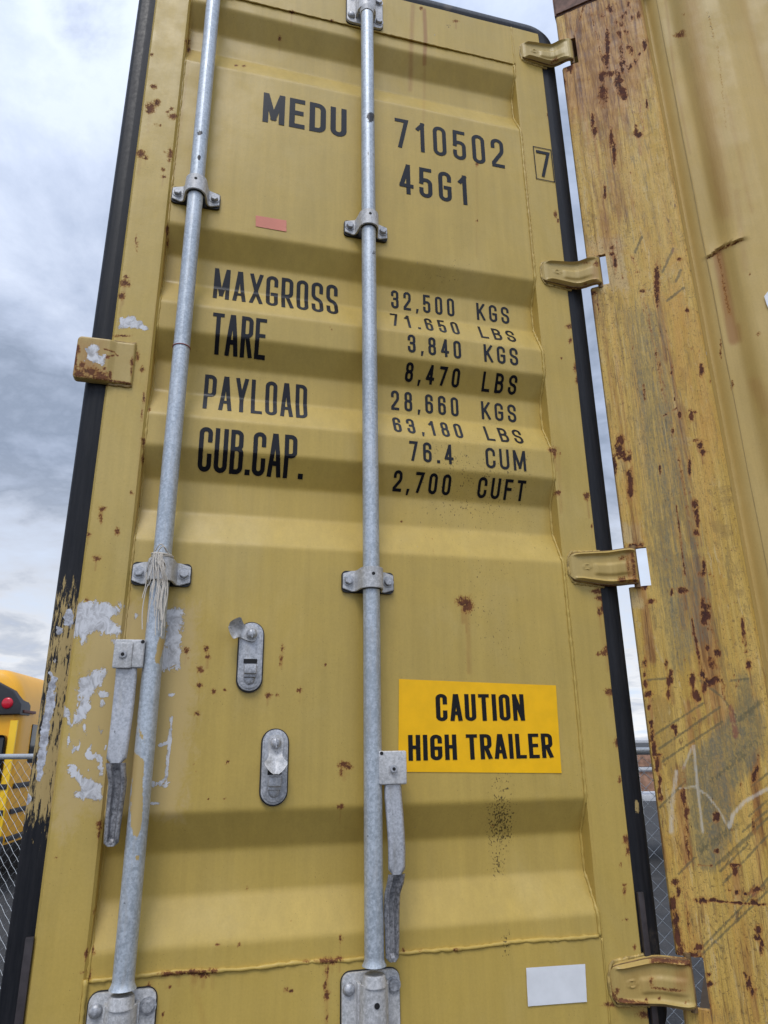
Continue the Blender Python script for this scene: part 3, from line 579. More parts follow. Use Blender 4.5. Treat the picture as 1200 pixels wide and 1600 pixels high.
def child(o, par):
    o.parent = par; o.matrix_parent_inverse = par.matrix_parent_inverse.inverted() @ Matrix.Identity(4) if False else Matrix.Identity(4); return o
def sub(mb, name, mat, par, **k):
    """sub-part: par is a mesh child whose world placement equals its mesh coordinates"""
    o = mb.build(name, mat, None, **k); o.parent = par; o.matrix_parent_inverse = Matrix.Identity(4); return o
rods = [rod(0, X1), rod(1, X2)]
def saddle(xc, zc, tall=False):
    m = MB(); R = 0.0215; th = 0.004; hz = 0.021
    path = []                                   # centreline from left ear to right ear in x,y (y negative = out)
    path += [(-0.052, -0.006), (-0.034, -0.006), (-0.0275, -0.008), (-0.0245, -0.014)]
    for a in np.linspace(190, 350, 17):
        t = math.radians(a); path.append((R * math.cos(t), RY + R * math.sin(t)))
    path += [(0.0245, -0.014), (0.0275, -0.008), (0.034, -0.006), (0.052, -0.006)]
    P2 = np.array(path); d = np.gradient(P2, axis=0); L = np.hypot(d[:, 0], d[:, 1]); nx, ny = d[:, 1] / L, -d[:, 0] / L
    st = []
    for (x, y), ax, ay in zip(P2, nx, ny):
        e = max(0, (abs(x) - 0.044) / 0.008) ** 2; h = hz - 0.006 * min(1, e)
        st.append([(xc + x + ax * th / 2, y + ay * th / 2, zc - h), (xc + x - ax * th / 2, y - ay * th / 2, zc - h), (xc + x - ax * th / 2, y - ay * th / 2, zc + h), (xc + x + ax * th / 2, y + ay * th / 2, zc + h)])
    m.sweep(st); bmesh.ops.recalc_face_normals(m.bm, faces=m.bm.faces)
    bmesh.ops.bevel(m.bm, geom=[e for e in m.bm.edges if len(e.link_faces) == 2 and e.calc_face_angle(0) > 1.2], offset=0.0009, segments=2, affect='EDGES')
    o = m.build('rod_bracket', M_CAST, door)
    p = MB(); p.prism(rr_outline(xc - .0537, xc + .0537, zc - .0223, zc + .0218, .009), -0.0035, 0.004)
    for a in (0,):
        pass
    # dark liner inside the strap
    st = []
    for a in np.linspace(185, 355, 15):
        t = math.radians(a); c, s = math.cos(t), math.sin(t)
        st.append([(xc + 0.0196 * c, RY + .0196 * s, zc - .0222), (xc + .0172 * c, RY + .0172 * s, zc - .0222), (xc + .0172 * c, RY + .0172 * s, zc + .0215), (xc + .0196 * c, RY + .0196 * s, zc + .0215)])
    p.sweep(st); sub(p, 'rubber_liner', M_PAD, o)
    for s in (-1, 1):
        q = MB(); bolt(q, xc + s * 0.0405, -0.008, zc + .001, rot=random.random()); sub(q, 'bolt', M_ZINC, o)
    q = MB(); q.cyl((xc - .001, RY - .0238, zc + .006), (xc - .001, RY - .0215, zc + .006), 0.0034, 16); q.build('grease_hole', M_BLACK).parent = o
    return o
BRZ = [(X1, 0.5 * (zat(307, 293, -.05) + zat(307, 293, -.02))), (X1, zat(252, 892, -.03)), (X2, zat(577, 349, -.03)), (X2, zat(575, 905, -.03))]
for x, z in BRZ: saddle(x, z)

def end_bracket(xc, zc, top, bm=1):
    """cam keeper plate with a socket for the rod: plate, raised socket, bolts"""
    m = MB(); h = 0.060
    m.prism(rr_outline(xc - .050, xc + .050, zc - h, zc + h, .014), -0.0095, -0.003, 0.0015)
    R = 0.0235; s0, s1 = (zc - h * .93, zc + h * .80) if not top else (zc - h * .70, zc + h * .93)
    st = []
    for a in np.linspace(180, 360, 17):
        t = math.radians(a); c, s = math.cos(t), math.sin(t)
        st.append([(xc + R * c * 1.08, RY + .006 + R * s, s0), (xc + (R - .004) * c, RY + .006 + (R - .004) * s, s0), (xc + (R - .004) * c, RY + .006 + (R - .004) * s, s1), (xc + R * c * 1.0, RY + .006 + R * s, s1)])
    m.sweep(st)
    for s in (-1, 1): m.box((xc + s * R - .003, RY + .008, s0), (xc + s * R + .003, -.006, s1), .001)
    o = m.build('rod_end_bracket', M_CAST, door)
    p = MB(); p.prism(rr_outline(xc - .0518, xc + .0518, zc - h - .0018, zc + h + .0018, .017), -0.0032, 0.002); sub(p, 'backing_pad', M_PAD, o)
    for sx in (-1, 1):
        for sz in (-1, 1):
            q = MB(); zb = zc + sz * h * .62
            if sx < 0: q.dome((xc + sx * .0385, -.010, zb), 0.0105, 0.008)
            else: bolt(q, xc + sx * .0385, -.0095, zb, 0.0095, .006, random.random())
            sub(q, 'bolt', M_ZINC, o)
    q = MB(); zh = zc + (h * .36 if not top else -h * .30)
    q.cyl((xc, RY + .006 - R - .0008, zh), (xc, RY + .008 - R, zh), 0.0046, 16); sub(q, 'grease_hole', M_BLACK, o)
    # worn collar of the rod
    q = MB(); ze = s1 if not top else s0; d = 1 if not top else -1
    q.cyl((xc, RY, ze - d * .004), (xc, RY, ze + d * .014), 0.0208, 32, 0.0180, 0.0015); sub(q, 'rod_collar', M_CAST, o)
    return o
zb1, zb2 = zat(185, 1552, -.01) - .058, zat(578, 1520, -.01) - .058
zt2 = zat(578, 40, -.01) + .060
end_bracket(X1, zb1, False); end_bracket(X2, zb2, False); end_bracket(X1, zt2, True); end_bracket(X2, zt2, True)

def handle(side, hub, lever, grip, lab):
    """hub box welded to the rod, flat lever, joggled channel grip; points are (x, y, z)"""
    m = MB(); (hx0, hx1, hz0, hz1, hy) = hub
    xm = hx0 + (hx1 - hx0) * (0.62 if side < 0 else 1.0)
    m.box((hx0, hy - .004, hz0), (hx1, hy + .004, hz1), .004, 3)
    if side < 0: m.box((hx0, hy - .0075, hz0 - .001), (xm, hy - .002, hz1 - .006), .003, 3)
    m.box((hx0 + .004, hy + .003, hz0 + .006), (hx1 - .004, hy + .022, hz1 - .003), .003)
    o = m.build('handle_hub', M_CAST, door)
    cx = (hx0 + xm) / 2; cz = (hz0 + hz1) / 2 - .002
    q = MB(); q.cyl((cx, hy - .006, cz), (cx, hy - .0105, cz), 0.0068, 24, None, .001); sub(q, 'rivet', M_ZINC, o)
    q = MB(); q.cyl((cx, hy - .0106, cz), (cx, hy - .0112, cz), 0.0030, 16); sub(q, 'rivet_hole', M_BLACK, o)
    q = MB(); q.cyl((hx1 - .004 if side < 0 else hx0 + .005, hy - .0046, hz1 - .004), (hx1 - .004 if side < 0 else hx0 + .005, hy - .002, hz1 - .004), 0.0032, 12); sub(q, 'hub_hole', M_BLACK, o)
    def strip(pts, ws, ths, groove=0.0):
        b = MB(); pts = np.array(pts); st = []
        k = np.linspace(0, len(pts) - 1, (len(pts) - 1) * 6 + 1)
        X, Y, Z = [np.interp(k, range(len(pts)), pts[:, i]) for i in range(3)]; Wd = np.interp(k, range(len(pts)), ws); T = np.interp(k, range(len(pts)), ths)
        ker = np.array([1, 2, 3, 2, 1]) / 9.
        def sm(a): return np.convolve(np.pad(a, 2, mode='reflect', reflect_type='odd'), ker, 'valid')
        X, Y = sm(X), sm(Y)
        for x, y, z, w, t, kk in zip(X, Y, Z, Wd, T, k):
            g = groove * min(1, kk * 1.2) * (1 if kk < k[-1] - .18 else 0)
            w *= 1 - .45 * max(0, (kk - k[-1] + .12) / .12) ** 2
            ring = [(x - w * .9, y + t, z), (x - w, y + t * .3, z), (x - w * .985, y - t * .35, z), (x - w * .88, y - t * .85, z), (x - w * .7, y - t * 1.12, z), (x - w * .5, y - t * 1.15, z), (x - w * .28, y - t + g, z), (x, y - t * .95 + g, z), (x + w * .28, y - t + g, z), (x + w * .5, y - t * 1.15, z), (x + w * .7, y - t * 1.12, z), (x + w * .88, y - t * .85, z), (x + w * .985, y - t * .35, z), (x + w, y + t * .3, z), (x + w * .9, y + t, z)]
            st.append(ring)
        b.sweep(st); return b
    l = strip(*lever).build('handle_lever', M_LEVER, door)
    sub(strip(*grip, groove=0.0075), 'grip', M_GRIP, l)
    return o
def A3(px, py, y): p = at(px, py, y); return (p[0], p[1], p[2])
# left handle
hy = -0.046
a, b = A3(178, 1020, hy), A3(220, 1020, hy); zt, zb_ = zat(198, 999, hy), zat(196, 1044, hy)
lv = [A3(198, 1040, -.042), A3(197, 1060, -.042), A3(193, 1100, -.045), A3(187, 1150, -.050), A3(181, 1192, -.052)]
gp = [A3(181, 1192, -.052), A3(182, 1206, -.050), A3(184, 1222, -.045), A3(180, 1255, -.040), A3(176, 1290, -.040), A3(173, 1322, -.040)]
handle(-1, (a[0], b[0] + .006, zb_, zt, hy), (lv, [.0175, .0175, .0175, .0165, .0160], [.004] * 5), (gp, [.0160, .0150, .0145, .0135, .0125, .0115], [.0045, .005, .006, .0065, .0065, .0055]), '')
a, b = A3(594, 1200, hy), A3(635, 1200, hy); zt, zb_ = zat(615, 1173, hy), zat(615, 1226, hy)
lv = [A3(614, 1224, -.042), A3(614, 1240, -.042), A3(617, 1275, -.045), A3(620, 1320, -.050), A3(620, 1366, -.052)]
gp = [A3(620, 1366, -.052), A3(618, 1380, -.050), A3(613, 1396, -.045), A3(612, 1430, -.040), A3(613, 1465, -.040), A3(613, 1502, -.040)]
handle(1, (a[0] - .003, b[0], zb_, zt, hy), (lv, [.0155, .0160, .0160, .0155, .0150], [.004] * 5), (gp, [.0150, .0150, .0140, .0135, .0125, .0112], [.0045, .005, .006, .0065, .0065, .0055]), '')

# ------------------------------------------------------------------ handle retainers (two catch plates)
def catch(px, py0, py1, w, opened):
    top, bot = at(px[0], py0), at(px[1], py1); xc = (top[0] + bot[0]) / 2; z1, z0 = top[2], bot[2]; hw = w / 2
    yb = float(psurf(xc, (z0 + z1) / 2))
    m = MB(); m.prism(rr_outline(xc - hw, xc + hw, z0, z1, hw * .98, 10), yb - .009, yb - .003, .0012)
    m.prism(rr_outline(xc - hw * .86, xc + hw * .86, z0 + .004, z1 - .004, hw * .84, 10), yb - .0105, yb - .0085, .0008)
    H = z1 - z0; zs_ = z0 + H * .40
    # pressed tab standing off the plate
    m.box((xc - .0115, yb - .0235, z0 + H * .235), (xc + .0115, yb - .0095, z0 + H * .37), .0035, 3)
    m.box((xc - .0115, yb - .0185, z0 + H * .19), (xc + .0115, yb - .0095, z0 + H * .26), .002)
    o = m.build('handle_catch', M_ZINC, door)
    p = MB(); p.prism(rr_outline(xc - hw - .0022, xc + hw + .0022, z0 - .0028, z1 + .002, hw + .002, 10), yb - .0042, yb + .001); sub(p, 'backing_pad', M_PAD, o)
    q = MB(); q.box((xc - .0125, yb - .0110, zs_ - .001), (xc + .0125, yb - .0106, zs_ + .0075)); sub(q, 'slot', M_BLACK, o)
    q = MB(); q.dome((xc, yb - .0100, z0 + hw * .92), 0.0100, .0045); sub(q, 'rivet', M_ZINC, o)
    zp = z1 - hw * 1.0
    # swivelling flap
    q = MB(); ang = math.radians(105) if opened else math.radians(0)
    rows = [(.0150, .0060), (.0125, .0105), (.008, .0145), (.000, .0158), (-.010, .0150), (-.020, .0138), (-.026, .0140), (-.031, .0175), (-.036, .0225), (-.040, .0225), (-.045, .0190), (-.050, .0150), (-.055, .0095), (-.058, .005)]
    b = bmesh.new(); rl = np.array(rows); kk = np.linspace(0, len(rows) - 1, 34); zz_ = np.interp(kk, range(len(rows)), rl[:, 0]); ww_ = np.interp(kk, range(len(rows)), rl[:, 1]); gv = []
    for z_, w_ in zip(zz_, ww_):
        k = max(0, -z_ - .022); row = []
        for c_ in np.linspace(-1, 1, 15):
            y_ = -(.55 * k - 2.0 * k * k) - (c_ * c_) * .007 * min(1, k / .012) + .0025 * min(1, k / .012) * math.cos(c_ * 3)
            row.append(b.verts.new((c_ * w_, y_, z_)))
        gv.append(row)
    for A_, B_ in zip(gv, gv[1:]):
        for i in range(14): b.faces.new((A_[i], B_[i], B_[i + 1], A_[i + 1]))
    bmesh.ops.recalc_face_normals(b, faces=b.faces)
    rim = [e for e in b.edges if len(e.link_faces) == 1]; r = bmesh.ops.extrude_face_region(b, geom=b.faces[:]); bmesh.ops.translate(b, verts=[g for g in r['geom'] if isinstance(g, bmesh.types.BMVert)], vec=(0, .003, 0))
    bmesh.ops.recalc_face_normals(b, faces=b.faces)
    M = Matrix.Translation((xc, yb - .0155, zp)) @ Matrix.Rotation(ang, 4, 'Y')
    if opened: M = M @ Matrix.Diagonal((1.0, 1.1, 0.86, 1))
    M = M @ Matrix.Scale(.90, 4); q.add(b, M); sub(q, 'swivel_flap', M_CAST, o, angle=50)
    q = MB(); q.dome((xc, yb - .019, zp), 0.0095, .007); q.cyl((xc, yb - .012, zp), (xc, yb - .0195, zp), .0105, 20, None, .001); q.box((xc - .001, yb - .0268, zp - .008), (xc + .001, yb - .0240, zp + .008)); sub(q, 'pivot_bolt', M_ZINC, o)
    return o
tag(catch((394, 388), 974, 1080, 0.044, True), 'upper handle catch with its flap swung up to the left')
tag(catch((430, 427), 1140, 1257, 0.046, False), 'lower handle catch with its flap hanging closed')

# ------------------------------------------------------------------ overlap lock tab on the left edge
def tab():
    yt = -0.020
    z1 = 0.5 * (zat(120, 523, yt) + zat(210, 533, yt)); z0 = 0.5 * (zat(115, 587, yt) + zat(205, 601, yt)); x0 = at(117, 555, yt)[0]; x1 = at(209, 565, yt)[0]
    nx, nz = 60, 50; X, Z = np.meshgrid(np.linspace(x0, x1, nx), np.linspace(z0, z1, nz), indexing='ij')
    e = np.minimum(np.minimum(X - x0, x1 - X), np.minimum(Z - z0, z1 - Z)); r = .005
    Y = yt + np.where(e < r, r - np.sqrt(np.clip(r * r - (r - e) ** 2, 0, None)), 0) + np.clip((X - (x0 + .062)) / .012, 0, 1) * .0055
    # rounded outer corners
    c = .009
    for zc_, s in ((z0 + c, -1), (z1 - c, 1)):
        msk = (X < x0 + c) & ((Z - zc_) * s > 0); d = np.hypot(X - x0 - c, Z - zc_); k = np.where(msk & (d > 1e-6), np.minimum(1, c / np.maximum(d, 1e-6) * np.maximum(np.abs(X - x0 - c), np.abs(Z - zc_)) / c), 1)
        X = np.where(msk, x0 + c + (X - x0 - c) * k, X); Z = np.where(msk, zc_ + (Z - zc_) * k, Z)
    mk = dict(rust=B([(124, 583, 10, 6), (140, 580, 14, 8), (155, 586, 12, 7), (128, 570, 5, 6), (121, 545, 4, 8), (168, 558, 4, 3), (163, 576, 3, 3), (176, 556, 3, 2), (158, 590, 14, 4), (118, 560, 3, 20), (206, 566, 3, 8), (172, 586, 3, 6), (205, 580, 2, 8)]) + [('l', [(163, 545), (178, 550), (184, 556)], 1.6, .8), ('l', [(118, 526), (118, 586), (160, 592), (204, 600)], 2, .8), ('l', [(122, 522), (165, 524)], 1.6, .7)],
              bare=[('p', [(134, 545), (146, 538), (158, 545), (152, 550), (162, 556), (162, 570), (132, 563), (138, 555)], 6, .95)], stain=[('p', [(118, 525), (164, 530), (165, 592), (115, 586)], 20, .75)], fade=[], dirt=[('b', 140, 535, 14, 8, .5)])
    o = sheet('lock_tab', np.stack([X, Y, Z], -1), M_HINGE, mk, door, (0, .012, 0)); tag(o, 'rusty overlap lock tab with a silver scrap of tape, standing past the left edge')
    b = MB(); b.box((x0 + .006, yt + .0125, z0 + .004), (x1 - .002, -.0035, z1 - .004), .003); sub(b, 'spacer_block', plain('dark_rust', (0.07, .035, .02), .8), o)
    pts = [(x, -0.0075, z0 - .001 + .001 * math.sin(x * 300)) for x in np.arange(0.045, x1, .004)]
    w = MB(); p_, r_ = bead(pts, .003, 11); w.tube(p_, r_, 8); pts = [(x, -0.0075, z1 + .001) for x in np.arange(0.045, x1, .004)]; p_, r_ = bead(pts, .003, 12); w.tube(p_, r_, 8)
    sub(w, 'weld_seam', plain('tab_weld', (0.33, .22, .08), .6, var=.4, scale=90), o)
tab()

# ------------------------------------------------------------------ lettering
def rpoly(pts, W, H, k=5):
    """pts in unit box with optional corner rounding -> polyline in metres"""
    P = [(p[0] * W, p[1] * H, (p[2] if len(p) > 2 else 0)) for p in pts]; return P
def rounded(P, closed, W, k=6):
    n = len(P); out = []
    for i, (x, y, r) in enumerate(P):
        if r == 0 or (not closed and i in (0, n - 1)): out.append((x, y)); continue
        p0 = P[i - 1]; p1 = P[(i + 1) % n]
        d0 = math.hypot(p0[0] - x, p0[1] - y); d1 = math.hypot(p1[0] - x, p1[1] - y)
        h0 = d0 / 2 if p0[2] or (closed is False and False) else d0; h1 = d1 / 2 if p1[2] else d1
        R = min(r * W * 0.5, h0 * .999, h1 * .999)
        ax, ay = x + (p0[0] - x) / d0 * R, y + (p0[1] - y) / d0 * R; bx, by = x + (p1[0] - x) / d1 * R, y + (p1[1] - y) / d1 * R
        for j in range(k + 1):
            t = j / k; w0, w1, w2 = (1 - t) ** 2, 2 * t * (1 - t) * 1.0, t * t
            # rational quadratic, weight .7 -> near circular
            ww = .7071; den = w0 + w1 * ww + w2; out.append(((w0 * ax + w1 * ww * x + w2 * bx) / den, (w0 * ay + w1 * ww * y + w2 * by) / den))
    return out
O_ = [('c', [(0, 0, 1), (1, 0, 1), (1, 1, 1), (0, 1, 1)])]
P_ = [('o', [(0, 0), (0, 1)]), ('o', [(0, 1), (1, 1, 1), (1, .46, 1), (0, .46)])]
G = {'0': O_, 'O': O_, '1': [('o', [(.72, 0), (.72, 1)]), ('o', [(.72, 1), (.12, .80)])],
 '2': [('o', [(0, .74), (0, 1, 1), (1, 1, 1), (1, .56, .6), (0, .10), (0, 0)]), ('o', [(0, 0), (1, 0)])],
 '3': [('o', [(0, .76), (0, 1, 1), (1, 1, 1), (1, .53, .8), (.4, .53)]), ('o', [(.4, .53), (1, .53, .8), (1, 0, 1), (0, 0, 1), (0, .24)])],
 '4': [('o', [(.74, 0), (.74, 1)]), ('o', [(.70, 1), (0, .27)]), ('o', [(0, .25), (1.08, .25)])],
 '5': [('o', [(.95, 1), (.06, 1), (.02, .50)]), ('o', [(.02, .50), (.10, .60, .5), (1, .60, 1), (1, 0, 1), (0, 0, 1), (0, .23)])],
 '6': [('c', [(0, 0, 1), (1, 0, 1), (1, .57, 1), (0, .57, 1)]), ('o', [(0, .36), (0, 1, 1), (1, 1, 1), (1, .77)])],
 '7': [('o', [(0, 1), (1, 1), (.32, 0)])],
 '8': [('c', [(0, 0, 1), (1, 0, 1), (1, .53, 1), (0, .53, 1)]), ('c', [(.04, .53, 1), (.96, .53, 1), (.96, 1, 1), (.04, 1, 1)])],
 'A': [('o', [(0, 0), (.42, 1)]), ('o', [(.58, 1), (1, 0)]), ('o', [(.2, .26), (.8, .26)])],
 'B': [('o', [(0, 0), (0, 1)]), ('o', [(0, 1), (.95, 1, 1), (.95, .53, 1), (0, .53)]), ('o', [(0, .53), (1, .53, 1), (1, 0, 1), (0, 0)])],
 'C': [('o', [(1, .70), (1, 1, 1), (0, 1, 1), (0, 0, 1), (1, 0, 1), (1, .30)])],
 'D': [('c', [(0, 0), (1, 0, 1), (1, 1, 1), (0, 1)])], 'E': [('o', [(1, 1), (0, 1), (0, 0), (1, 0)]), ('o', [(0, .52), (.86, .52)])],
 'F': [('o', [(1, 1), (0, 1), (0, 0)]), ('o', [(0, .52), (.84, .52)])],
 'G': [('o', [(1, .76), (1, 1, 1), (0, 1, 1), (0, 0, 1), (1, 0, 1), (1, .46), (.58, .46)])],
 'H': [('o', [(0, 0), (0, 1)]), ('o', [(1, 0), (1, 1)]), ('o', [(0, .52), (1, .52)])], 'I': [('o', [(0, 0), (0, 1)])],
 'K': [('o', [(0, 0), (0, 1)]), ('o', [(1, 1), (.04, .38)]), ('o', [(.34, .56), (1.02, 0)])], 'L': [('o', [(0, 1), (0, 0), (1, 0)])],
 'M': [('o', [(0, 0), (0, 1)]), ('o', [(.04, 1), (.5, .12)]), ('o', [(.5, .12), (.96, 1)]), ('o', [(1, 1), (1, 0)])],
 'N': [('o', [(0, 0), (0, 1)]), ('o', [(.02, 1), (.98, 0)]), ('o', [(1, 1), (1, 0)])],
 'P': P_, 'R': P_ + [('o', [(.5, .46), (1, 0)])],
 'S': [('o', [(1, .74), (1, 1, 1), (0, 1, 1), (0, .55, .9), (1, .45, .9), (1, 0, 1), (0, 0, 1), (0, .26)])],
 'T': [('o', [(0, 1), (1, 1)]), ('o', [(.5, 0), (.5, .99)])], 'U': [('o', [(0, 1), (0, 0, 1), (1, 0, 1), (1, 1)])],
 'X': [('o', [(0, 0), (1, 1)]), ('o', [(0, 1), (1, 0)])], 'Y': [('o', [(.5, .0), (.5, .48)]), ('o', [(0, 1), (.5, .44)]), ('o', [(1, 1), (.5, .44)])]}
WID = {'M': 1.42, 'N': 1.08, 'I': 0.0, '1': .78, '.': 0.0, ',': 0.0, 'A': 1.1, 'X': 1.12, 'Y': 1.08, 'K': 1.05, 'L': .9, 'E': .9, 'F': .85, 'T': .95, ' ': .6}
def text_mesh(s, x0, x1, z0, z1, th, gap, mat, ysurf, name, slant=0.0, zslope=0.0, cuts=None, kz=1.0):
    """th: stroke width / height; gap: clear space between letters / mean letter width"""
    H = (z1 - z0) * kz; t = th; units = sum(WID.get(c, 1.0) for c in s) + gap * (len(s) - 1); fixed = t * sum(0 if c == ' ' else 1 for c in s)
    uw = ((x1 - x0) - fixed) / units
    bm = bmesh.new(); x = x0
    def quadstrip(pl, closed, yo, clampz=True):
        n = len(pl); pl = [np.array(p, float) for p in pl]; Ls, Rs = [], []
        if not closed:
            d = pl[0] - pl[1]; pl[0] = pl[0] + d / np.linalg.norm(d) * t / 2; d = pl[-1] - pl[-2]; pl[-1] = pl[-1] + d / np.linalg.norm(d) * t / 2
        for i, p in enumerate(pl):
            a = pl[i - 1] if (i > 0 or closed) else None; b = pl[(i + 1) % n] if (i < n - 1 or closed) else None
            d0 = (p - a) / np.linalg.norm(p - a) if a is not None else None; d1 = (b - p) / np.linalg.norm(b - p) if b is not None else None
            if d0 is None: d0 = d1
            if d1 is None: d1 = d0
            nn = np.array([-(d0 + d1)[1], (d0 + d1)[0]]); nn /= max(np.linalg.norm(nn), 1e-9); c = max(.45, nn @ np.array([-d0[1], d0[0]]))
            Ls.append(p + nn * t / 2 / c); Rs.append(p - nn * t / 2 / c)
        vL = [bm.verts.new((q[0], yo, min(max(q[1], 0), H) + z0)) for q in Ls]; vR = [bm.verts.new((q[0], yo, min(max(q[1], 0), H) + z0)) for q in Rs]
        for i in range(n if closed else n - 1):
            j = (i + 1) % n
            try: bm.faces.new((vL[i], vR[i], vR[j], vL[j]))
            except ValueError: pass
    for c in s:
        w = WID.get(c, 1.0) * uw
        if c == ' ': x += w + gap * uw; continue
        if c in '.,':
            q = t * 1.15; pts = [(x, 0), (x + q, 0), (x + q, q), (x, q)] if c == '.' else [(x + q * .0, -t * .9), (x + q * .55, -t * .9), (x + q, q), (x + q * .1, q)]
            bm.faces.new([bm.verts.new((a, 0, z0 + b)) for a, b in pts])
        else:
            for k, (kind, pts) in enumerate(G[c]):
                P = rounded(rpoly(pts, w, H - t), kind == 'c', w if w > 0 else t)
                quadstrip([(px_ + x + t / 2, pz + t / 2) for px_, pz in P], kind == 'c', k * 0.00012)
        x += w + t + gap * uw
    for v in bm.verts: v.co.z = z0 + (v.co.z - z0) / kz
    for v in bm.verts: v.co.z += zslope * (v.co.x - (x0 + x1) / 2)
    zl, zh = min(v.co.z for v in bm.verts), max(v.co.z for v in bm.verts)
    if cuts:
        for zc_ in np.arange(math.floor(zl / .0036) * .0036, zh, .0036): bmesh.ops.bisect_plane(bm, geom=bm.verts[:] + bm.edges[:] + bm.faces[:], plane_co=(0, 0, zc_), plane_no=(0, 0, 1))
    for v in bm.verts: v.co.y = float(ysurf(v.co.x, v.co.z)) - 0.0008 - v.co.y
    bmesh.ops.recalc_face_normals(bm, faces=bm.faces)
    for f in bm.faces:
        if f.normal.y > 0: f.normal_flip()
    me = bpy.data.meshes.new(name); bm.to_mesh(me); bm.free(); return link(name, me, mat, door)
def on_door(px, py):
    """point where the line of sight meets the corrugated panel"""
    y = 0.0
    for _ in range(30):
        p = at(px, py, y); y += 0.5 * (float(psurf(p[0], p[2])) - y)
    return at(px, py, y)
TX = [  # text, top-left, bottom-left, top-right, bottom-right (photo), stroke, gap
 ('MEDU', (411, 146), (411, 191.5), (541.5, 170), (541.5, 214.5), 0.0138, 0.42),
 ('710502', (614, 185), (620, 229), (787, 218.5), (787, 264), 0.0108, 0.72),
 ('45G1', (624, 256), (624, 301), (732, 275), (732, 321), 0.0112, 0.72),
 ('MAXGROSS', (336, 419), (332.5, 465), (528.5, 446.5), (528.5, 492), 0.0088, 0.42),
 ('TARE', (329, 488.5), (333, 554), (417, 498.5), (414, 563), 0.009, 0.3),
 ('PAYLOAD', (320.5, 586), (316.5, 637.5), (481, 601.5), (480, 654.5), 0.0085, 0.4),
 ('CUB.CAP.', (312, 666), (309, 736), (474, 682), (473, 750), 0.009, 0.3),
 ('32,500', (611, 454), (611, 482), (709.5, 466.5), (709.5, 494), 0.0062, 1.0), ('KGS', (744, 474), (745, 500), (795, 480), (795, 506), 0.0062, 0.75),
 ('71.650', (610, 491), (612, 509.5), (716, 503), (716, 521.5), 0.0062, 1.15), ('LBS', (747, 511), (751, 528), (804, 517.5), (804, 534), 0.0062, 0.85),
 ('3,840', (637, 523.5), (637, 551), (720, 532.5), (720, 560), 0.0062, 1.0), ('KGS', (755, 538.5), (757, 565.5), (809, 544), (809, 571), 0.0062, 0.75),
 ('8,470', (633.5, 567.5), (633, 597.5), (718.5, 574), (718, 606), 0.0062, 1.0), ('LBS', (753.5, 581.5), (753.5, 613), (807.5, 585.5), (807.5, 617), 0.0062, 0.85),
 ('28,660', (611, 611.5), (611, 641), (716, 620), (716, 650), 0.0062, 1.0), ('KGS', (752, 627.5), (752, 655), (806, 632.5), (806, 660), 0.0062, 0.75),
 ('63,180', (614, 652.5), (614, 674.5), (721.5, 662.5), (721.5, 684.5), 0.0062, 1.1), ('LBS', (757, 667.5), (759, 688.5), (815, 671.5), (815, 692.5), 0.0062, 0.85),
 ('76.4', (639, 689), (640, 720), (707.5, 695), (707.5, 725.5), 0.0062, 0.9), ('CUM', (758.5, 700.5), (759, 732), (821, 704), (821, 735.5), 0.0062, 0.6),
 ('2,700', (615, 735), (614, 768.5), (704.5, 741), (704, 774), 0.0062, 0.9), ('CUFT', (747, 745), (746, 778.5), (820.5, 751), (820, 783.5), 0.0062, 0.7)]
def place(s, tl, bl, tr, br, th, gap, mat, name, ys, cuts, kz=1.0):
    q = [on_door(*p) for p in (tl, bl, tr, br)]
    return text_mesh(s, (q[0][0] + q[1][0]) / 2, (q[2][0] + q[3][0]) / 2, (q[1][2] + q[3][2]) / 2, (q[0][2] + q[2][2]) / 2, th, gap, mat, ys, name, cuts=cuts, kz=kz)
for r in TX: place(*r, M_INK, 'lettering', psurf, True)
# framed check digit on the right stile
stile = lambda x, z: -0.0014
q = [at(*p, -0.001) for p in ((833, 229), (862, 234), (866, 285), (837, 280))]
bx0, bx1, bz0, bz1 = (q[0][0] + q[3][0]) / 2, (q[1][0] + q[2][0]) / 2, (q[2][2] + q[3][2]) / 2, (q[0][2] + q[1][2]) / 2
def rect_outline(x0, x1, z0, z1, w, y, name, mat):
    b = MB()
    for lo, hi in (((x0, z0), (x1, z0 + w)), ((x0, z1 - w), (x1, z1)), ((x0, z0 + w), (x0 + w, z1 - w)), ((x1 - w, z0 + w), (x1, z1 - w))):
        b.bm.faces.new([b.bm.verts.new((a, y, c)) for a, c in ((lo[0], lo[1]), (hi[0], lo[1]), (hi[0], hi[1]), (lo[0], hi[1]))])
    return b.build(name, mat, door, smooth=False)
rect_outline(bx0, bx1, bz0, bz1, 0.0026, -0.0022, 'check_digit_frame', M_INK)
text_mesh('7', bx0 + .008, bx1 - .007, bz0 + .012, bz1 - .012, .0092, .5, M_INK, stile, 'lettering')
# stickers
def sticker(name, c, mat, lab, y=None, seg=12, y0=0.0):
    q = [on_door(*p) for p in c]; b = MB(); n = seg; V = []
    for i in range(n + 1):
        row = []
        for j in range(n + 1):
            a, t = i / n, j / n; x = (q[0][0] * (1 - a) + q[1][0] * a) * (1 - t) + (q[3][0] * (1 - a) + q[2][0] * a) * t; z = (q[0][2] * (1 - a) + q[1][2] * a) * (1 - t) + (q[3][2] * (1 - a) + q[2][2] * a) * t
            lift = .0006 * (abs(a - .5) > .49) * random.random()
            ys = float(psurf(x, z)) if y is None else y; row.append(b.bm.verts.new((x, ys - .0011 - lift - y0, z)))
        V.append(row)
    for i in range(n):
        for j in range(n): b.bm.faces.new((V[i][j], V[i][j + 1], V[i + 1][j + 1], V[i + 1][j]))
    for f in b.bm.faces: f.smooth = True
    return tag(b.build(name, mat, door), lab)
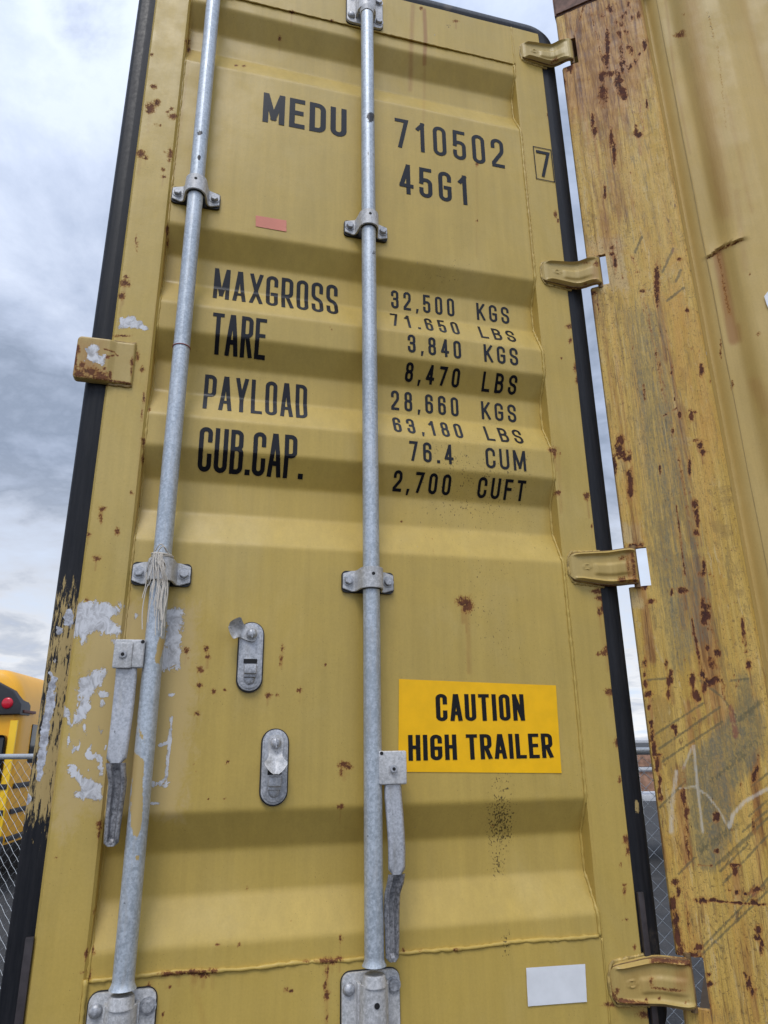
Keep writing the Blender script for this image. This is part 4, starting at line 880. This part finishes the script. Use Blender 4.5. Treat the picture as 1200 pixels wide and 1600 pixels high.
sticker('caution_sticker', [(623, 1061), (868, 1071), (877, 1208), (622, 1206)], M_YST, 'bright yellow rectangular sticker reading CAUTION HIGH TRAILER')
ps2 = lambda x, z: psurf(x, z) - 0.0010
place('CAUTION', (680, 1082.5), (681, 1125), (818.5, 1086.5), (818.5, 1127.5), .0092, .40, M_INK2, 'lettering', ps2, True, 1.4)
place('HIGH TRAILER', (637.5, 1145), (637.5, 1185), (863, 1149), (863, 1187.5), .0090, .36, M_INK2, 'lettering', ps2, True, 1.4)
sticker('white_label', [(820, 1511), (912, 1505), (915, 1564), (823, 1571)], M_WHITE, 'blank white rectangular label near the bottom hinge', y=-.0009, y0=.0006)
sticker('pink_patch', [(399.5, 337), (447.5, 345), (447.5, 362.5), (399.5, 354)], M_PINK, 'small faded pink painted rectangle')

# ================================================================== THINGS ON THE DOOR
# twine tied round the left rod above its lower bracket
tw = MB(); zt_ = BRZ[1][1] + .0255; rg = random.Random(5)
for k in range(4):
    pts = []
    for a in np.linspace(0, 360, 40):
        t = math.radians(a); r_ = RR + .0022 + .0006 * (k % 2); pts.append((X1 + r_ * math.sin(t), RY - r_ * math.cos(t), zt_ + .0022 * k - .003 + .003 * math.sin(t + k * 1.3)))
    tw.tube(pts, .0011, 6)
for k in range(2):
    pts = [(X1 + (-.012 + .004 * k) + .020 * u, RY - .024 - .008 * math.sin(u * math.pi), zt_ + .004 + .012 * math.sin(u * math.pi) - .004 * k) for u in np.linspace(0, 1, 10)]
    tw.tube(pts, .0011, 6)
for k in range(26):
    L = rg.uniform(.045, .135) if k > 3 else rg.uniform(.12, .15); dx = rg.uniform(-.017, .016); x0_ = X1 - .006 + rg.uniform(-.006, .008); ph = rg.uniform(0, 6); pts = []
    fl = rg.uniform(.0, .02) if k in (1, 2) else 0
    for u in np.linspace(0, 1, 14):
        x = x0_ + dx * min(1, u * 2.2) + .0022 * math.sin(ph + u * 7) + fl * u * u * 2.0; z = zt_ - L * u
        rr_ = .0245 if u < .32 else .0190; yy = RY - math.sqrt(max(0, rr_ ** 2 - min(abs(x - X1), rr_) ** 2)) - .0028 - .0015 * rg.random()
        yy = min(yy, RY - .004 - (.018 if abs(x - X1) < .018 else .0)); pts.append((x, yy, z))
    tw.tube(pts, rg.uniform(.0006, .0010), 5)
t_o = tw.build('twine', M_TWINE); tag(t_o, 'frayed pale twine knotted round the left lock rod, loose ends hanging', 'twine')
rb = MB(); zr = zat(286, 537, -.05); rb.tube([(X1 + (RR + .0006) * math.sin(t), RY - (RR + .0006) * math.cos(t), zr) for t in np.linspace(0, 2 * math.pi, 40)], .0011, 6)
tag(rb.build('rubber_band', M_RED), 'thin dull red band round the upper part of the left lock rod', 'band')

# ================================================================== CONTAINER BODY (swung 130 degrees away from the leaf)
WD = np.array([0.766, -0.643, 0.0]); ND = np.array([-0.643, -0.766, 0.0])     # along the side wall; outward from it
P0 = np.array([1.1612, -0.021, 0.0])
cont = empty('shipping_container', (float(P0[0]), float(P0[1]), -0.62))
tag(cont, 'rusty scraped ochre shipping container seen at its corner post and corrugated side wall', 'container')
def W3(s, d, z): return P0 + WD * s - ND * d + np.array([0, 0, z])   # s along wall, d inwards
# --- marks on the post
PR = B([(942,147,8,17),(948,116,12,5),(940,122,5,8),(966,127,6,14),(972,142,7,8),(976,150,5,6),(926,190,3,14),(929,206,5,10),(949,70,4,26),(948,95,4,14),(996,211,8,5),(994,205,3,10),(1011,163,3,8),(890,105,6,9),(1007,70,3,8),(955,215,3,16),(960,240,3,20),(945,300,2,12),
  (1027,440,5,34),(1073,485,4),(1003,455,5,4),(1063,405,5,3),(1096,578,4,9),(1050,573,3,4),(1050,583,3,3),(957,387,4,4),(957,397,5,4),(961,410,3,14),(972,710,12,8),(968,700,8,10),(978,716,8,6),(970,690,6,12),(960,727,5,16),(982,740,4,4),(985,760,5,24),
  (1062,648,3,6),(1094,696,5,8),(1098,706,5,6),(1088,688,5,3),(1081,650,4,8),(1084,644,6,3),(1085,789,5,10),(1088,800,4,8),(1087,833,5,5),(1090,815,3,14),(1077,731,3,16),(1052,673,2,6),(1031,735,2,8),(1097,896,6,7),(1100,885,3,12),
  (1066,923,10,6),(1050,925,3,5),(1102,948,9,6),(1103,960,9,8),(1099,971,5,8),(1098,940,3,10),(1113,1038,6,9),(1110,1030,4,5),(1122,1020,6,8),(1105,1013,4,5),(1082,1063,5,13),(1087,1086,7,8),(1092,1092,5,5),(1096,1053,6,6),(1110,1066,9,6),(1100,1075,4,10),(1118,1062,5,6),(1160,975,3,10),(1162,990,3,14),(1165,1006,2,8),(1166,1018,3,3),(1170,1039,4,9),(1041,1037,3,8),(1046,1062,5,12),(1044,1085,3,10),(1048,1052,4,6),
  (1008,1035,3,9),(1007,1055,3,5),(1009,1068,4,6),(1013,1084,6,5),(1014,1105,3,4),(1017,1133,3,8),(1019,1150,4,14),(1022,1170,3,14),(1027,1195,3,12),(1031,1220,3,10),(1032,1247,5,6),(1030,1236,3,9),(1052,1136,5,4),(1056,1144,2,6),(1030,1179,6,3),
  (1068,1245,5,14),(1072,1270,4,8),(1120,1277,5,8),(1178,1215,4,12),(1183,1203,3,8),(1055,1379,6,6),(1060,1392,3,12),(1052,1412,6,16),(1056,1435,6,18),(1059,1462,6,18),(1063,1485,7,12),(1080,1492,14,4),(1093,1500,5,6),(1150,1352,9,3),(1149,1362,4,7),(1182,1390,7,6),(1098,1407,12,5),(1115,1405,6,4),(1178,1408,6,4),(1186,1452,6,8),(1184,1466,5,4),(1190,1475,3,14),(1108,1537,8,4),(1107,1523,4,3),(1108,1571,5,3),(1170,1535,4,12),(1177,1550,5,8),(1092,1480,6,5),
  (1152,1394,4,3),(1165,1397,4,3),(1140,1392,2),(880,130,4,10),(1018,940,6,5),(1006,915,7,6),(992,853,12,4),(1003,850,4,4),(925,458,6,4),(1120,1330,4),(1002,870,2)])
PR += [('l', [(1057, 790), (1070, 900)], 1.5, .8), ('l', [(1080, 965), (1096, 1048)], 1.8, 1.0), ('l', [(1037, 650), (1058, 637)], 1.5, .7), ('l', [(1087, 1405), (1197, 1415)], 1.4, .95), ('l', [(1085, 1350), (1113, 1352)], 1.6, .8), ('l', [(1162, 1520), (1184, 1560)], 2.5, .7), ('l', [(915, 0), (897, 60)], 1.6, .6), ('l', [(919, 0), (945, 110)], 1.4, .55), ('l', [(1005, 600), (1008, 625)], 1.2, .7), ('l', [(932, 470), (937, 488)], 1.5, .8), ('l', [(903,410),(945,398)], 2, .8),
       ('l', [(875, 5), (905, 12)], 3, .5), ('l', [(1075, 1425), (1085, 1500)], 5, .42), ('l', [(1185, 1170), (1178, 1300)], 4, .45), ('l', [(1068, 1200), (1078, 1340)], 5, .5), ('l', [(1130, 1060), (1134, 1090)], 4, .5), ('l', [(990, 400), (1060, 700), (1095, 890), (1130, 1060)], 5, .33)]
rg = np.random.default_rng(3)
PR += [('b', float(x), float(y), float(r), float(r) * 1.6, .75) for x, y, r in zip(rg.normal(975, 12, 40), rg.uniform(0, 130, 40), rg.uniform(2, 4.5, 40))]
PR += [('b', 900 + .16 * float(y) + float(q), float(y), float(r), float(r) * 2, .6) for y, q, r in zip(rg.uniform(0, 1600, 110), rg.uniform(0, 120, 110), rg.uniform(.8, 1.8, 110))]
PM = dict(rust=PR,
  stain=[('p', [(860, -60), (1015, -60), (1012, 110), (960, 230), (885, 150)], 40, 1.25), ('l', [(950, 150), (965, 260), (975, 330)], 20, .7), ('l', [(1060, 1200), (1075, 1350)], 9, .8), ('l', [(1180, 1180), (1186, 1400)], 8, .8), ('l', [(1085, 880), (1115, 1060), (1135, 1130)], 16, .75), ('l', [(1060, 640), (1085, 850)], 12, .55), ('l', [(905, 100), (935, 300), (950, 380)], 18, .55), ('l', [(960, 560), (985, 760), (1000, 900)], 8, .55), ('l', [(1010, 955), (1018, 1030)], 7, .8), ('l', [(1075, 1100), (1080, 1170)], 7, .6), ('l', [(1022, 1250), (1040, 1360)], 6, .6), ('b', 930, 480, 14, 20, .5), ('l', [(930, 460), (975, 700)], 9, .5), ('b', 1150, 1375, 10, 30, .6), ('l', [(1090, 1420), (1100, 1480)], 10, .55), ('l', [(1027, 470), (1040, 560)], 6, .7), ('l', [(1064, 930), (1070, 980)], 6, .6), ('b', 1100, 1585, 60, 20, .5), ('l', [(980, 860), (1000, 930)], 8, .5), ('b', 1170, 1500, 20, 60, .4)],
  grey=[('p', [(955, 470), (1045, 455), (1085, 700), (1140, 1000), (1040, 1090), (1000, 900)], 30, .78), ('l', [(950, 240), (985, 360), (1000, 420)], 10, .55), ('l', [(985, 190), (1020, 330), (1050, 440)], 7, .6), ('l', [(1010, 345), (1025, 420)], 7, .5), ('l', [(935, 190), (975, 420)], 7, .5), ('l', [(1055, 640), (1075, 760), (1085, 850)], 6, .75), ('p', [(1062, 1190), (1140, 1110), (1175, 1060), (1198, 1120), (1200, 1180), (1150, 1240), (1150, 1310), (1120, 1370), (1085, 1360), (1070, 1280)], 20, 1.1), ('p', [(1140, 1040), (1185, 1050), (1195, 1180), (1150, 1150)], 16, .9), ('l', [(1140, 1040), (1175, 1060)], 14, .6), ('l', [(1130, 1370), (1150, 1450), (1160, 1600)], 16, .5), ('b', 1130, 1590, 50, 12, .6)],
  scratch=[('l', p, 2.6, .95) for p in ([(1020, 1150), (1100, 1098)], [(1030, 1170), (1125, 1105)], [(1035, 1190), (1128, 1128)], [(1088, 1490), (1195, 1380)], [(1096, 1492), (1200, 1392)], [(1118, 1352), (1200, 1278)], [(1130, 1380), (1200, 1305)], [(1125, 1362), (1170, 1318)], [(1175, 1228), (1200, 1208)], [(1170, 1275), (1200, 1250)], [(1160, 1300), (1200, 1266)], [(1030, 1262), (1070, 1222)], [(1060, 1366), (1085, 1340)], [(992, 395), (1003, 370)], [(1035, 425), (1052, 388)], [(1042, 470), (1068, 450)], [(1056, 440), (1064, 422)], [(1186, 1390), (1200, 1372)], [(1010, 1063), (1040, 1060)], [(1140, 1064), (1170, 1060)], [(1095, 1064), (1130, 1090), (1150, 1120)])] +
          [('l', [(1130, 1345), (1180, 1298)], 5, .75), ('l', [(1150, 1130), (1190, 1095)], 6, .8), ('l', [(1110, 1220), (1165, 1180)], 5, .7), ('l', [(1095, 1330), (1150, 1290)], 9, .7), ('l', [(1140, 1190), (1192, 1150)], 6, .6)],
  patch=[('p', [(905, 362), (975, 366), (985, 452), (912, 462)], 16, .85), ('p', [(955, 812), (1003, 815), (1008, 858), (962, 856)], 14, .85), ('p', [(970, 920), (1005, 920), (1012, 955), (975, 955)], 8, .8)],
  red=[('l', [(1142, 1105), (1150, 1150)], 6, .9), ('l', [(1000, 165), (1006, 205)], 3, .8), ('l', [(1047, 350), (1052, 395)], 2.5, .7), ('b', 1118, 1005, 5, 10, .7), ('l', [(1068, 1340), (1072, 1420)], 7, .6), ('b', 1178, 1395, 8, 14, .8), ('l', [(1172, 1540), (1195, 1550)], 6, .6)],
  chalk=[('l', [(1048, 1300), (1052, 1240), (1057, 1206)], 4.6, .85), ('l', [(1068, 1200), (1082, 1166)], 3.2, .8), ('l', [(1084, 1166), (1090, 1230), (1098, 1300)], 3.0, .95), ('l', [(1062, 1232), (1085, 1229), (1105, 1242), (1122, 1264), (1138, 1292)], 2.6, .85), ('l', [(1140, 1292), (1146, 1272), (1164, 1252), (1200, 1232)], 4.2, .95), ('b', 1150, 1010, 8, 10, .4), ('l', [(1096, 1460), (1130, 1478)], 1.5, .6), ('b', 1118, 1468, 18, 12, .42)])
PM['stain'] += runs([m for m in PR if m[0] == 'b' and m[3] >= 3.6], 9, 4, .85)
# --- post: outer plate with four hinge slots cut through its free edge
SLOT = [(1.852, 1.950), (1.096, 1.186), (0.318, 0.404), (-0.466, -0.383)]
def post():
    ds = .0032; s_ = np.concatenate([np.arange(0, .0476, .0034), np.arange(.0476, .230, ds), [.2315, .2335, .235]]); z_ = []
    zz = -0.60
    edges = sorted([e for p in SLOT for e in p])
    z_ = np.arange(-0.60, 2.058, 0.0040)
    for e in edges: z_[np.argmin(abs(z_ - e))] = e
    S, Z = np.meshgrid(s_, z_, indexing='ij')
    bend = .006; D = np.where(S < bend, bend - np.sqrt(np.clip(bend ** 2 - (bend - S) ** 2, 0, None)), 0) + np.where(S > .228, (S - .228) * 1.1, 0)
    D = D - .0018 * np.exp(-((S - .034) / .006) ** 2) + .0012 * np.sin(Z * 7 + S * 20) * np.sin(S * 40) + .0015 * np.exp(-((S - .125) / .02) ** 2) * np.sin(Z * 3.1)
    V = P0 + WD * S[..., None] - ND * D[..., None] + np.array([0, 0, 1.]) * Z[..., None]
    n, m = S.shape; idx = np.arange(n * m).reshape(n, m); q = np.stack([idx[:-1, :-1], idx[1:, :-1], idx[1:, 1:], idx[:-1, 1:]], -1)
    sc_ = (S[:-1, :-1] + S[1:, :-1]) / 2; zc_ = (Z[:-1, :-1] + Z[:-1, 1:]) / 2; keep = np.ones(sc_.shape, bool)
    for a, b in SLOT: keep &= ~((sc_ < .0475) & (zc_ > a) & (zc_ < b))
    bm = bmesh.new(); vs = [bm.verts.new(v) for v in V.reshape(-1, 3)]
    for f in q[keep]: bm.faces.new([vs[i] for i in f])
    bmesh.ops.delete(bm, geom=[v for v in bm.verts if not v.link_faces], context='VERTS')
    # thickness: extrude the open rim inwards
    rim = [e for e in bm.edges if len(e.link_faces) == 1]
    r = bmesh.ops.extrude_edge_only(bm, edges=rim); nv = [g for g in r['geom'] if isinstance(g, bmesh.types.BMVert)]
    bmesh.ops.translate(bm, verts=nv, vec=Vector((-ND * .010)))
    me = bpy.data.meshes.new('corner_post'); bm.to_mesh(me); bm.free()
    co = np.zeros(len(me.vertices) * 3); me.vertices.foreach_get('co', co); set_attrs(me, co.reshape(-1, 3), PM)
    me.shade_smooth(); me.set_sharp_from_angle(angle=math.radians(40))
    return tag(link('corner_post', me, M_POST, cont), 'battered corner post with four hinge slots, rust, grey scrapes and chalk lines')
post()
def wbox(m, s0, s1, d0, d1, z0, z1, bev=0.0):
    b = bmesh.new(); bmesh.ops.create_cube(b, size=1)
    for v in b.verts:
        s, d, z = s0 + (v.co.x + .5) * (s1 - s0), d0 + (v.co.y + .5) * (d1 - d0), z0 + (v.co.z + .5) * (z1 - z0); v.co = Vector(W3(s, d, z))
    if bev: bmesh.ops.bevel(b, geom=b.edges[:], offset=bev, segments=2, affect='EDGES')
    m.add(b)
M_SHELL = steel_paint('container_paint', (0.50, 0.36, 0.11), (0.45, 0.33, 0.10), wear=False)
m = MB(); wbox(m, .064, .074, .010, .15, -.60, 2.055); wbox(m, .074, .225, .012, .022, -.60, 2.055); m.build('post_channel', M_SHELL, cont)
m = MB(); wbox(m, -.002, .176, -.004, .16, 2.0595, 2.178, .006); m.build('corner_casting', M_MAROON, cont)
m = MB(); wbox(m, -.002, .176, -.004, .16, -.72, -.604, .006); m.build('corner_casting', M_MAROON, cont)
# --- side wall
def wall():
    prof_s = [(.2360, .006), (.2375, .034), (.241, .050), (.248, .049), (.262, .040), (.2745, .0345), (.2885, .034), (.306, .032), (.330, .010), (.345, .004), (.415, .004)]
    s = .415; L = 12.0
    pp = list(prof_s)
    while s < L - .3: pp += [(s + .068, .036), (s + .138, .036), (s + .206, .004), (s + .278, .004)]; s += .278
    pp = np.array(pp)
    sv = np.concatenate([np.arange(.2360, 1.0, .0042), pp[pp[:, 0] > 1.0][:, 0]]); dv = np.interp(sv, pp[:, 0], pp[:, 1])
    k = np.linspace(-.005, .005, 5); near = sv < 1.0
    dv = np.where(near, np.mean([np.interp(sv + q, pp[:, 0], pp[:, 1]) for q in k], 0), dv)
    zv = np.concatenate([np.arange(-.45, 2.08, .0050), [2.085]])
    S, Z = np.meshgrid(sv, zv, indexing='ij'); D = dv[:, None] + .0015 * np.sin(Z * 4 + S * 9) * np.sin(S * 7)
    # dent with a torn lip where the sheet has been struck
    u, v = proj(P0 + WD * S[..., None] - ND * D[..., None] + np.array([0, 0, 1.]) * Z[..., None])
    lip = np.interp(u, [1098, 1112, 1125, 1145, 1165], [405, 400, 388, 380, 374]); dy = v - lip
    D = D - .007 * np.exp(-np.clip(-dy, 0, None) / 14) * (dy < 0) * np.clip((u - 1096) / 14, 0, 1) * np.clip((1172 - u) / 14, 0, 1)
    V = P0 + WD * S[..., None] - ND * D[..., None] + np.array([0, 0, 1.]) * Z[..., None]
    mk = dict(rust=B([(1062, 55, 9, 4), (1066, 50, 5, 3), (1185, 522, 3, 3), (1144, 602, 2, 8), (1126, 545, 1.5, 18), (1068, 22, 2), (1172, 428, 2)]) + [('l', [(1104, 404), (1118, 397), (1132, 387), (1146, 381), (1160, 375)], 1.8, .9), ('l', [(1122, 398), (1128, 430), (1140, 490)], 3.2, .62), ('l', [(1105, 20), (1122, 80), (1135, 200)], 1.5, .45)],
              stain=[('l', [(1076, -20), (1090, 80), (1108, 180), (1132, 330)], 20, .5), ('l', [(1122, 398), (1130, 440), (1146, 530)], 9, 1.0), ('l', [(1150, 300), (1165, 420)], 8, .4), ('l', [(1040, 0), (1054, 120), (1078, 240)], 3, .5), ('l', [(1150, 510), (1153, 530)], 8, .7), ('l', [(1180, 600), (1200, 640)], 16, .5), ('l', [(1160, 0), (1200, 140)], 14, .35), ('l', [(1135, 150), (1175, 330)], 6, .4)],
              bare=[], fade=[('p', [(1020, -50), (1200, -50), (1200, 300), (1100, 300)], 90, .5)], dirt=[('l', [(1106, 20), (1115, 60)], 3, .7)])
    me, V = grid_mesh(V); set_attrs(me, V, mk); o = link('side_wall', me, M_SIDE, cont); me.shade_smooth(); me.set_sharp_from_angle(angle=math.radians(38))
    tag(o, 'faded streaky corrugated side wall with a rust bleeding dent'); return o
M_SIDE = steel_paint('side_wall_paint', (0.54, 0.38, 0.13), (0.48, 0.335, 0.105), rough=0.55)
wall()
m = MB(); pts = [tuple(W3(.2745 + .0004 * math.sin(z * 20), .0335, z)) for z in np.arange(-.45, 2.08, .02)]; m.tube(pts, .0007, 5); m.build('sheet_seam', plain('seam_dark', (.34, .25, .10), .7), cont)
m = MB(); wbox(m, .18, 12.19, -.002, .07, 2.083, 2.178, .004); m.build('top_side_rail', M_SHELL, cont)
m = MB(); wbox(m, .18, 12.19, -.002, .09, -.66, -.452, .004); m.build('bottom_side_rail', M_SHELL, cont)
m = MB(); wbox(m, .02, 12.19, .075, 2.36, 2.11, 2.15); m.build('roof', M_SHELL, cont)
m = MB(); wbox(m, .02, 12.19, .095, 2.34, -.62, -.50); m.build('floor', plain('plywood_floor', (0.16, .10, .05), .7), cont)
m = MB(); wbox(m, .02, 12.19, 2.38, 2.43, -.60, 2.10); wbox(m, .02, .10, 2.30, 2.375, -.6, 2.1); m.build('far_side_wall', M_SHELL, cont)
m = MB(); wbox(m, 12.20, 12.24, 0.0, 2.43, -.62, 2.17); m.build('front_wall', M_SHELL, cont)
# small flat white hexagonal patch near the right edge of the picture
def wall_pt(px, py, d=0.004):
    r = ray(px, py); o = P0 - ND * d; t = ((o - CAM) @ ND) / (r @ ND); return CAM + r * t
b = MB(); b.bm.faces.new([b.bm.verts.new(wall_pt(*p, .0005)) for p in ((1194, 463), (1200, 455), (1207, 460), (1208, 472), (1201, 482), (1198, 476))]); tag(b.build('white_patch', M_WHITE, cont, smooth=False), 'tiny white patch on the side wall')

# ================================================================== BACKGROUND
GZ = -1.90
def ground():
    t = NT('dark_gravel_asphalt'); n1 = t.noise(55, 7, 0.75); n2 = t.noise(2.2, 5, 0.6); n3 = t.noise(160, 5, 0.8)
    c = t.mix(t.ramp(n1, .35, .68), (0.016, 0.016, 0.017), (0.045, 0.044, 0.044)); c = t.mix(t.math('MULTIPLY', t.ramp(n3, .62, .72), .7), c, (0.22, 0.21, 0.20)); c = t.mix(t.math('MULTIPLY', t.ramp(n2, .45, .7), .4), c, (0.07, 0.065, 0.06))  # dark gravel tones, lowered further to hold the trailer's shadow
    t.bump(n1, .6, .02); mt = t.out(c, .85)
    b = MB(); b.bm.faces.new([b.bm.verts.new(p) for p in ((-600, -600, GZ), (600, -600, GZ), (600, 600, GZ), (-600, 600, GZ))])
    tag(b.build('ground', mt, smooth=False), kind='structure')
ground()
# --- chain link fence
def fence():
    A = np.array([-1.60, 5.50]); Bp = np.array([2.826, 2.408]); d = Bp - A; d /= np.linalg.norm(d); A = A - d * 6.5; L = 14.0
    f = empty('chain_link_fence', (float(A[0]), float(A[1]), GZ)); tag(f, 'galvanised chain link fence with a pipe top rail running behind the open container door', 'fence')
    mz = galv('fence_zinc', (0.28, .30, .32), (0.48, .51, .54), .3, .45)
    w = .042; n = int(L / w); z0, z1 = GZ + .04, -0.085; rows = int((z1 - z0) / w)
    b = bmesh.new(); r = .0021; nrm = np.array([-d[1], d[0]])
    def P(s, z, o): p = A + d * s + nrm * o; return Vector((p[0], p[1], z))
    for i in range(n):
        prev = None
        for j in range(rows + 1):
            s = (i + (.5 + .52 * (1 if (j + i) % 2 else -1))) * w; z = z0 + j * w; o = .003 if j % 2 else -.003
            c = P(s, z, o); ring = [b.verts.new(c + Vector(v)) for v in ((r * d[0], r * d[1], 0), (nrm[0] * r, nrm[1] * r, 0), (-r * d[0], -r * d[1], 0), (-nrm[0] * r, -nrm[1] * r, 0))]
            if prev:
                for k in range(4): b.faces.new((prev[k], prev[(k + 1) % 4], ring[(k + 1) % 4], ring[k]))
            prev = ring
        # twisted tips poking above the rail
        c = P((i + .5) * w, z1 + .045, 0)
    m = MB(); m.add(b); m.build('wire_mesh', mz, f, smooth=False)
    m = MB(); m.cyl(P(0, -.062, 0), P(L, -.062, 0), .021, 16); m.build('top_rail', mz, f)
    m = MB(); m.cyl(P(0, GZ + .06, .0), P(L, GZ + .06, .0), .003, 6); m.build('tension_wire', mz, f)
    for s in np.arange(0.9, L, 2.9):
        m = MB(); m.cyl(P(s, GZ - .05, .035), P(s, -.03, .035), .029, 16); m.dome(P(s, -.03, .035), .033, .033); m.build('post', mz, f)
fence()
# --- school bus
def bus():
    th = math.atan2(.10, .995); bx, by = -2.29, 10.2
    f = empty('school_bus', (bx, by, GZ)); GB = GZ + .07; tag(f, 'yellow school bus with a black lamp hood, parked behind the wire fence', 'bus')
    # local: x from 0 (right side) to -2.4 (left side), y 0 (rear) to 9 (front), z from the ground
    M = Matrix.Translation((bx, by, GB)) @ Matrix.Rotation(-th, 4, 'Z')
    def bb(m, lo, hi, bev=0.0, seg=3): m.box(lo, hi, bev, seg, M)
    ym = plain('bus_yellow', (0.86, 0.41, 0.010), .35, var=.04, scale=2, bump=.03); yl = plain('bus_bright_yellow', (0.92, .56, .015), .35, var=.03, scale=2, bump=.03)
    bk = plain('bus_black', (0.018, .018, .022), .45); gl = plain('bus_glass', (.012, .014, .018), .08, var=.02, bump=0); rd = plain('bus_red_lamp', (0.55, .012, .03), .2, bump=.02); tr = plain('tyre_rubber', (.02, .02, .02), .8)
    m = MB()                                              # body with rounded roof: lofted cross-section
    sec = [(0, .55), (0, 2.25)] + [(-.42 + .42 * math.cos(a), 2.25 + .72 * math.sin(a)) for a in np.linspace(.15, math.pi / 2, 9)] + [(-1.98 + .42 * math.cos(a), 2.25 + .72 * math.sin(a)) for a in np.linspace(math.pi / 2, math.pi - .15, 9)] + [(-2.4, 2.25), (-2.4, .55)]
    st = []
    for y, k in ((-.02, .93), (.03, .975), (.12, .995), (.25, 1.0), (9.0, 1.0)):
        st.append([M @ Vector((-1.2 + (x + 1.2) * k, y, .55 + (z - .55) * (k if z > 1 else 1))) for x, z in sec])
    m.sweep(st); m.build('body', ym, f)
    m = MB()                                              # rear bright pillars and frame
    bb(m, (-.12, -.055, .62), (-.015, -.018, 2.22), .01); bb(m, (-2.26, -.055, .62), (-2.11, -.018, 2.22), .01); bb(m, (-2.1, -.05, 2.13), (-.31, -.018, 2.22), .01); m.build('rear_frame', yl, f)
    m = MB(); bb(m, (-.70, -.062, 1.25), (-.135, -.03, 2.02), .07, 4); m.build('rear_window', gl, f); m = MB(); bb(m, (-2.06, -.062, 1.25), (-1.60, -.03, 2.08), .05, 4); m.build('rear_window', gl, f)
    m = MB(); bb(m, (-1.55, -.075, .7), (-.85, -.03, 2.1), .03); m.build('rear_door', yl, f)
    m = MB(); bb(m, (-1.48, -.082, 1.4), (-.92, -.07, 2.0), .003); m.build('door_window', gl, f)
    m = MB(); hood = [(.015, 2.30), (.01, 2.44), (-.12, 2.64), (-.38, 2.78), (-.65, 2.87), (-1.2, 2.92), (-1.75, 2.87), (-2.02, 2.78), (-2.2, 2.64), (-2.3, 2.46), (-2.34, 2.26)]
    m.prism(hood, -.10, .32, .03, M, 3); m.build('lamp_hood', bk, f)
    for x in (-.18, -.52, -1.74, -2.08):
        m = MB(); bb_ = Vector((x, -.105, 2.46)); m.add((lambda b: (bmesh.ops.create_uvsphere(b, u_segments=20, v_segments=12, radius=.080), b)[1])(bmesh.new()), M @ Matrix.Translation(bb_) @ Matrix.Diagonal((1, .35, 1, 1))); m.build('warning_lamp', rd, f)
    for z in (.98, 1.32, .62):
        m = MB(); bb(m, (-.0, .1, z - .035), (.022, 8.9, z + .035), .006); m.build('rub_rail', bk, f)
        m = MB(); bb(m, (-2.36, -.07, z - .035), (-.03, -.035, z + .035), .006); m.build('rub_rail', bk, f)
    m = MB(); bb(m, (-2.42, -.22, .45), (.02, -.03, .68), .03); m.build('bumper', bk, f)
    for i in range(10):
        m = MB(); bb(m, (-.005, .55 + i * .82, 1.62), (.012, 1.22 + i * .82, 2.18), .005); m.build('side_window', gl, f)
    m = MB(); bb(m, (-.01, .02, 2.33), (.03, .55, 2.37), .004); m.build('marker_strip', plain('bus_brown_trim', (.12, .02, .01), .5), f)
    for x in (-.16, -2.24):
        for y in (2.2, 7.6):
            m = MB(); a = M @ Vector((x - .13, y, .48)); c = M @ Vector((x + .13, y, .48)); m.cyl(a, c, .48, 32, None, .04); w = m.build('wheel', tr, f)
            m = MB(); a = M @ Vector((x - .135, y, .48)); c = M @ Vector((x + .135, y, .48)); m.cyl(a, c, .27, 24, None, .02); q = m.build('hubcap', plain('hub_grey', (.4, .4, .4), .5), None); q.parent = w
bus()
# --- things glimpsed in the gap beyond the fence
def depth_pt(px, py, dep): return CAM + ray(px, py) * dep
def trailer():
    c = depth_pt(1010, 1170, 11.5); f = empty('utility_trailer', (float(c[0]), float(c[1]), GZ)); tag(f, 'white slatted utility trailer with rusty brown panels glimpsed through the gap beside the post', 'trailer')
    wh = plain('trailer_white', (.55, .56, .58), .5); br = plain('trailer_panel', (.36, .20, .13), .7, var=.3, scale=12); M = Matrix.Translation((float(c[0]), float(c[1]), GZ)) @ Matrix.Rotation(math.radians(-20), 4, 'Z')
    m = MB(); m.box((-1.2, 0, .95), (3.5, 1.8, 1.05), .01, 2, M); m.build('deck', wh, f)
    for i in range(6): m = MB(); m.box((-1.15 + i * .9, -.03, .75), (-1.07 + i * .9, .05, 2.25), .008, 2, M); m.build('stake', wh, f)
    for z in (1.10, 1.48): m = MB(); m.box((-1.1, -.01, z), (3.4, .03, z + .30), .006, 2, M); m.build('side_panel', br, f)
    for z in (1.42, 1.85): m = MB(); m.box((-1.1, -.05, z), (3.4, -.025, z + .05), .006, 2, M); m.build('rail', wh, f)
    for x in (.8, 1.7):
        m = MB(); m.cyl(M @ Vector((x, .05, .38)), M @ Vector((x, .28, .38)), .38, 28, None, .03); m.build('wheel', plain('trailer_tyre', (.02, .02, .02), .8), f)
trailer()
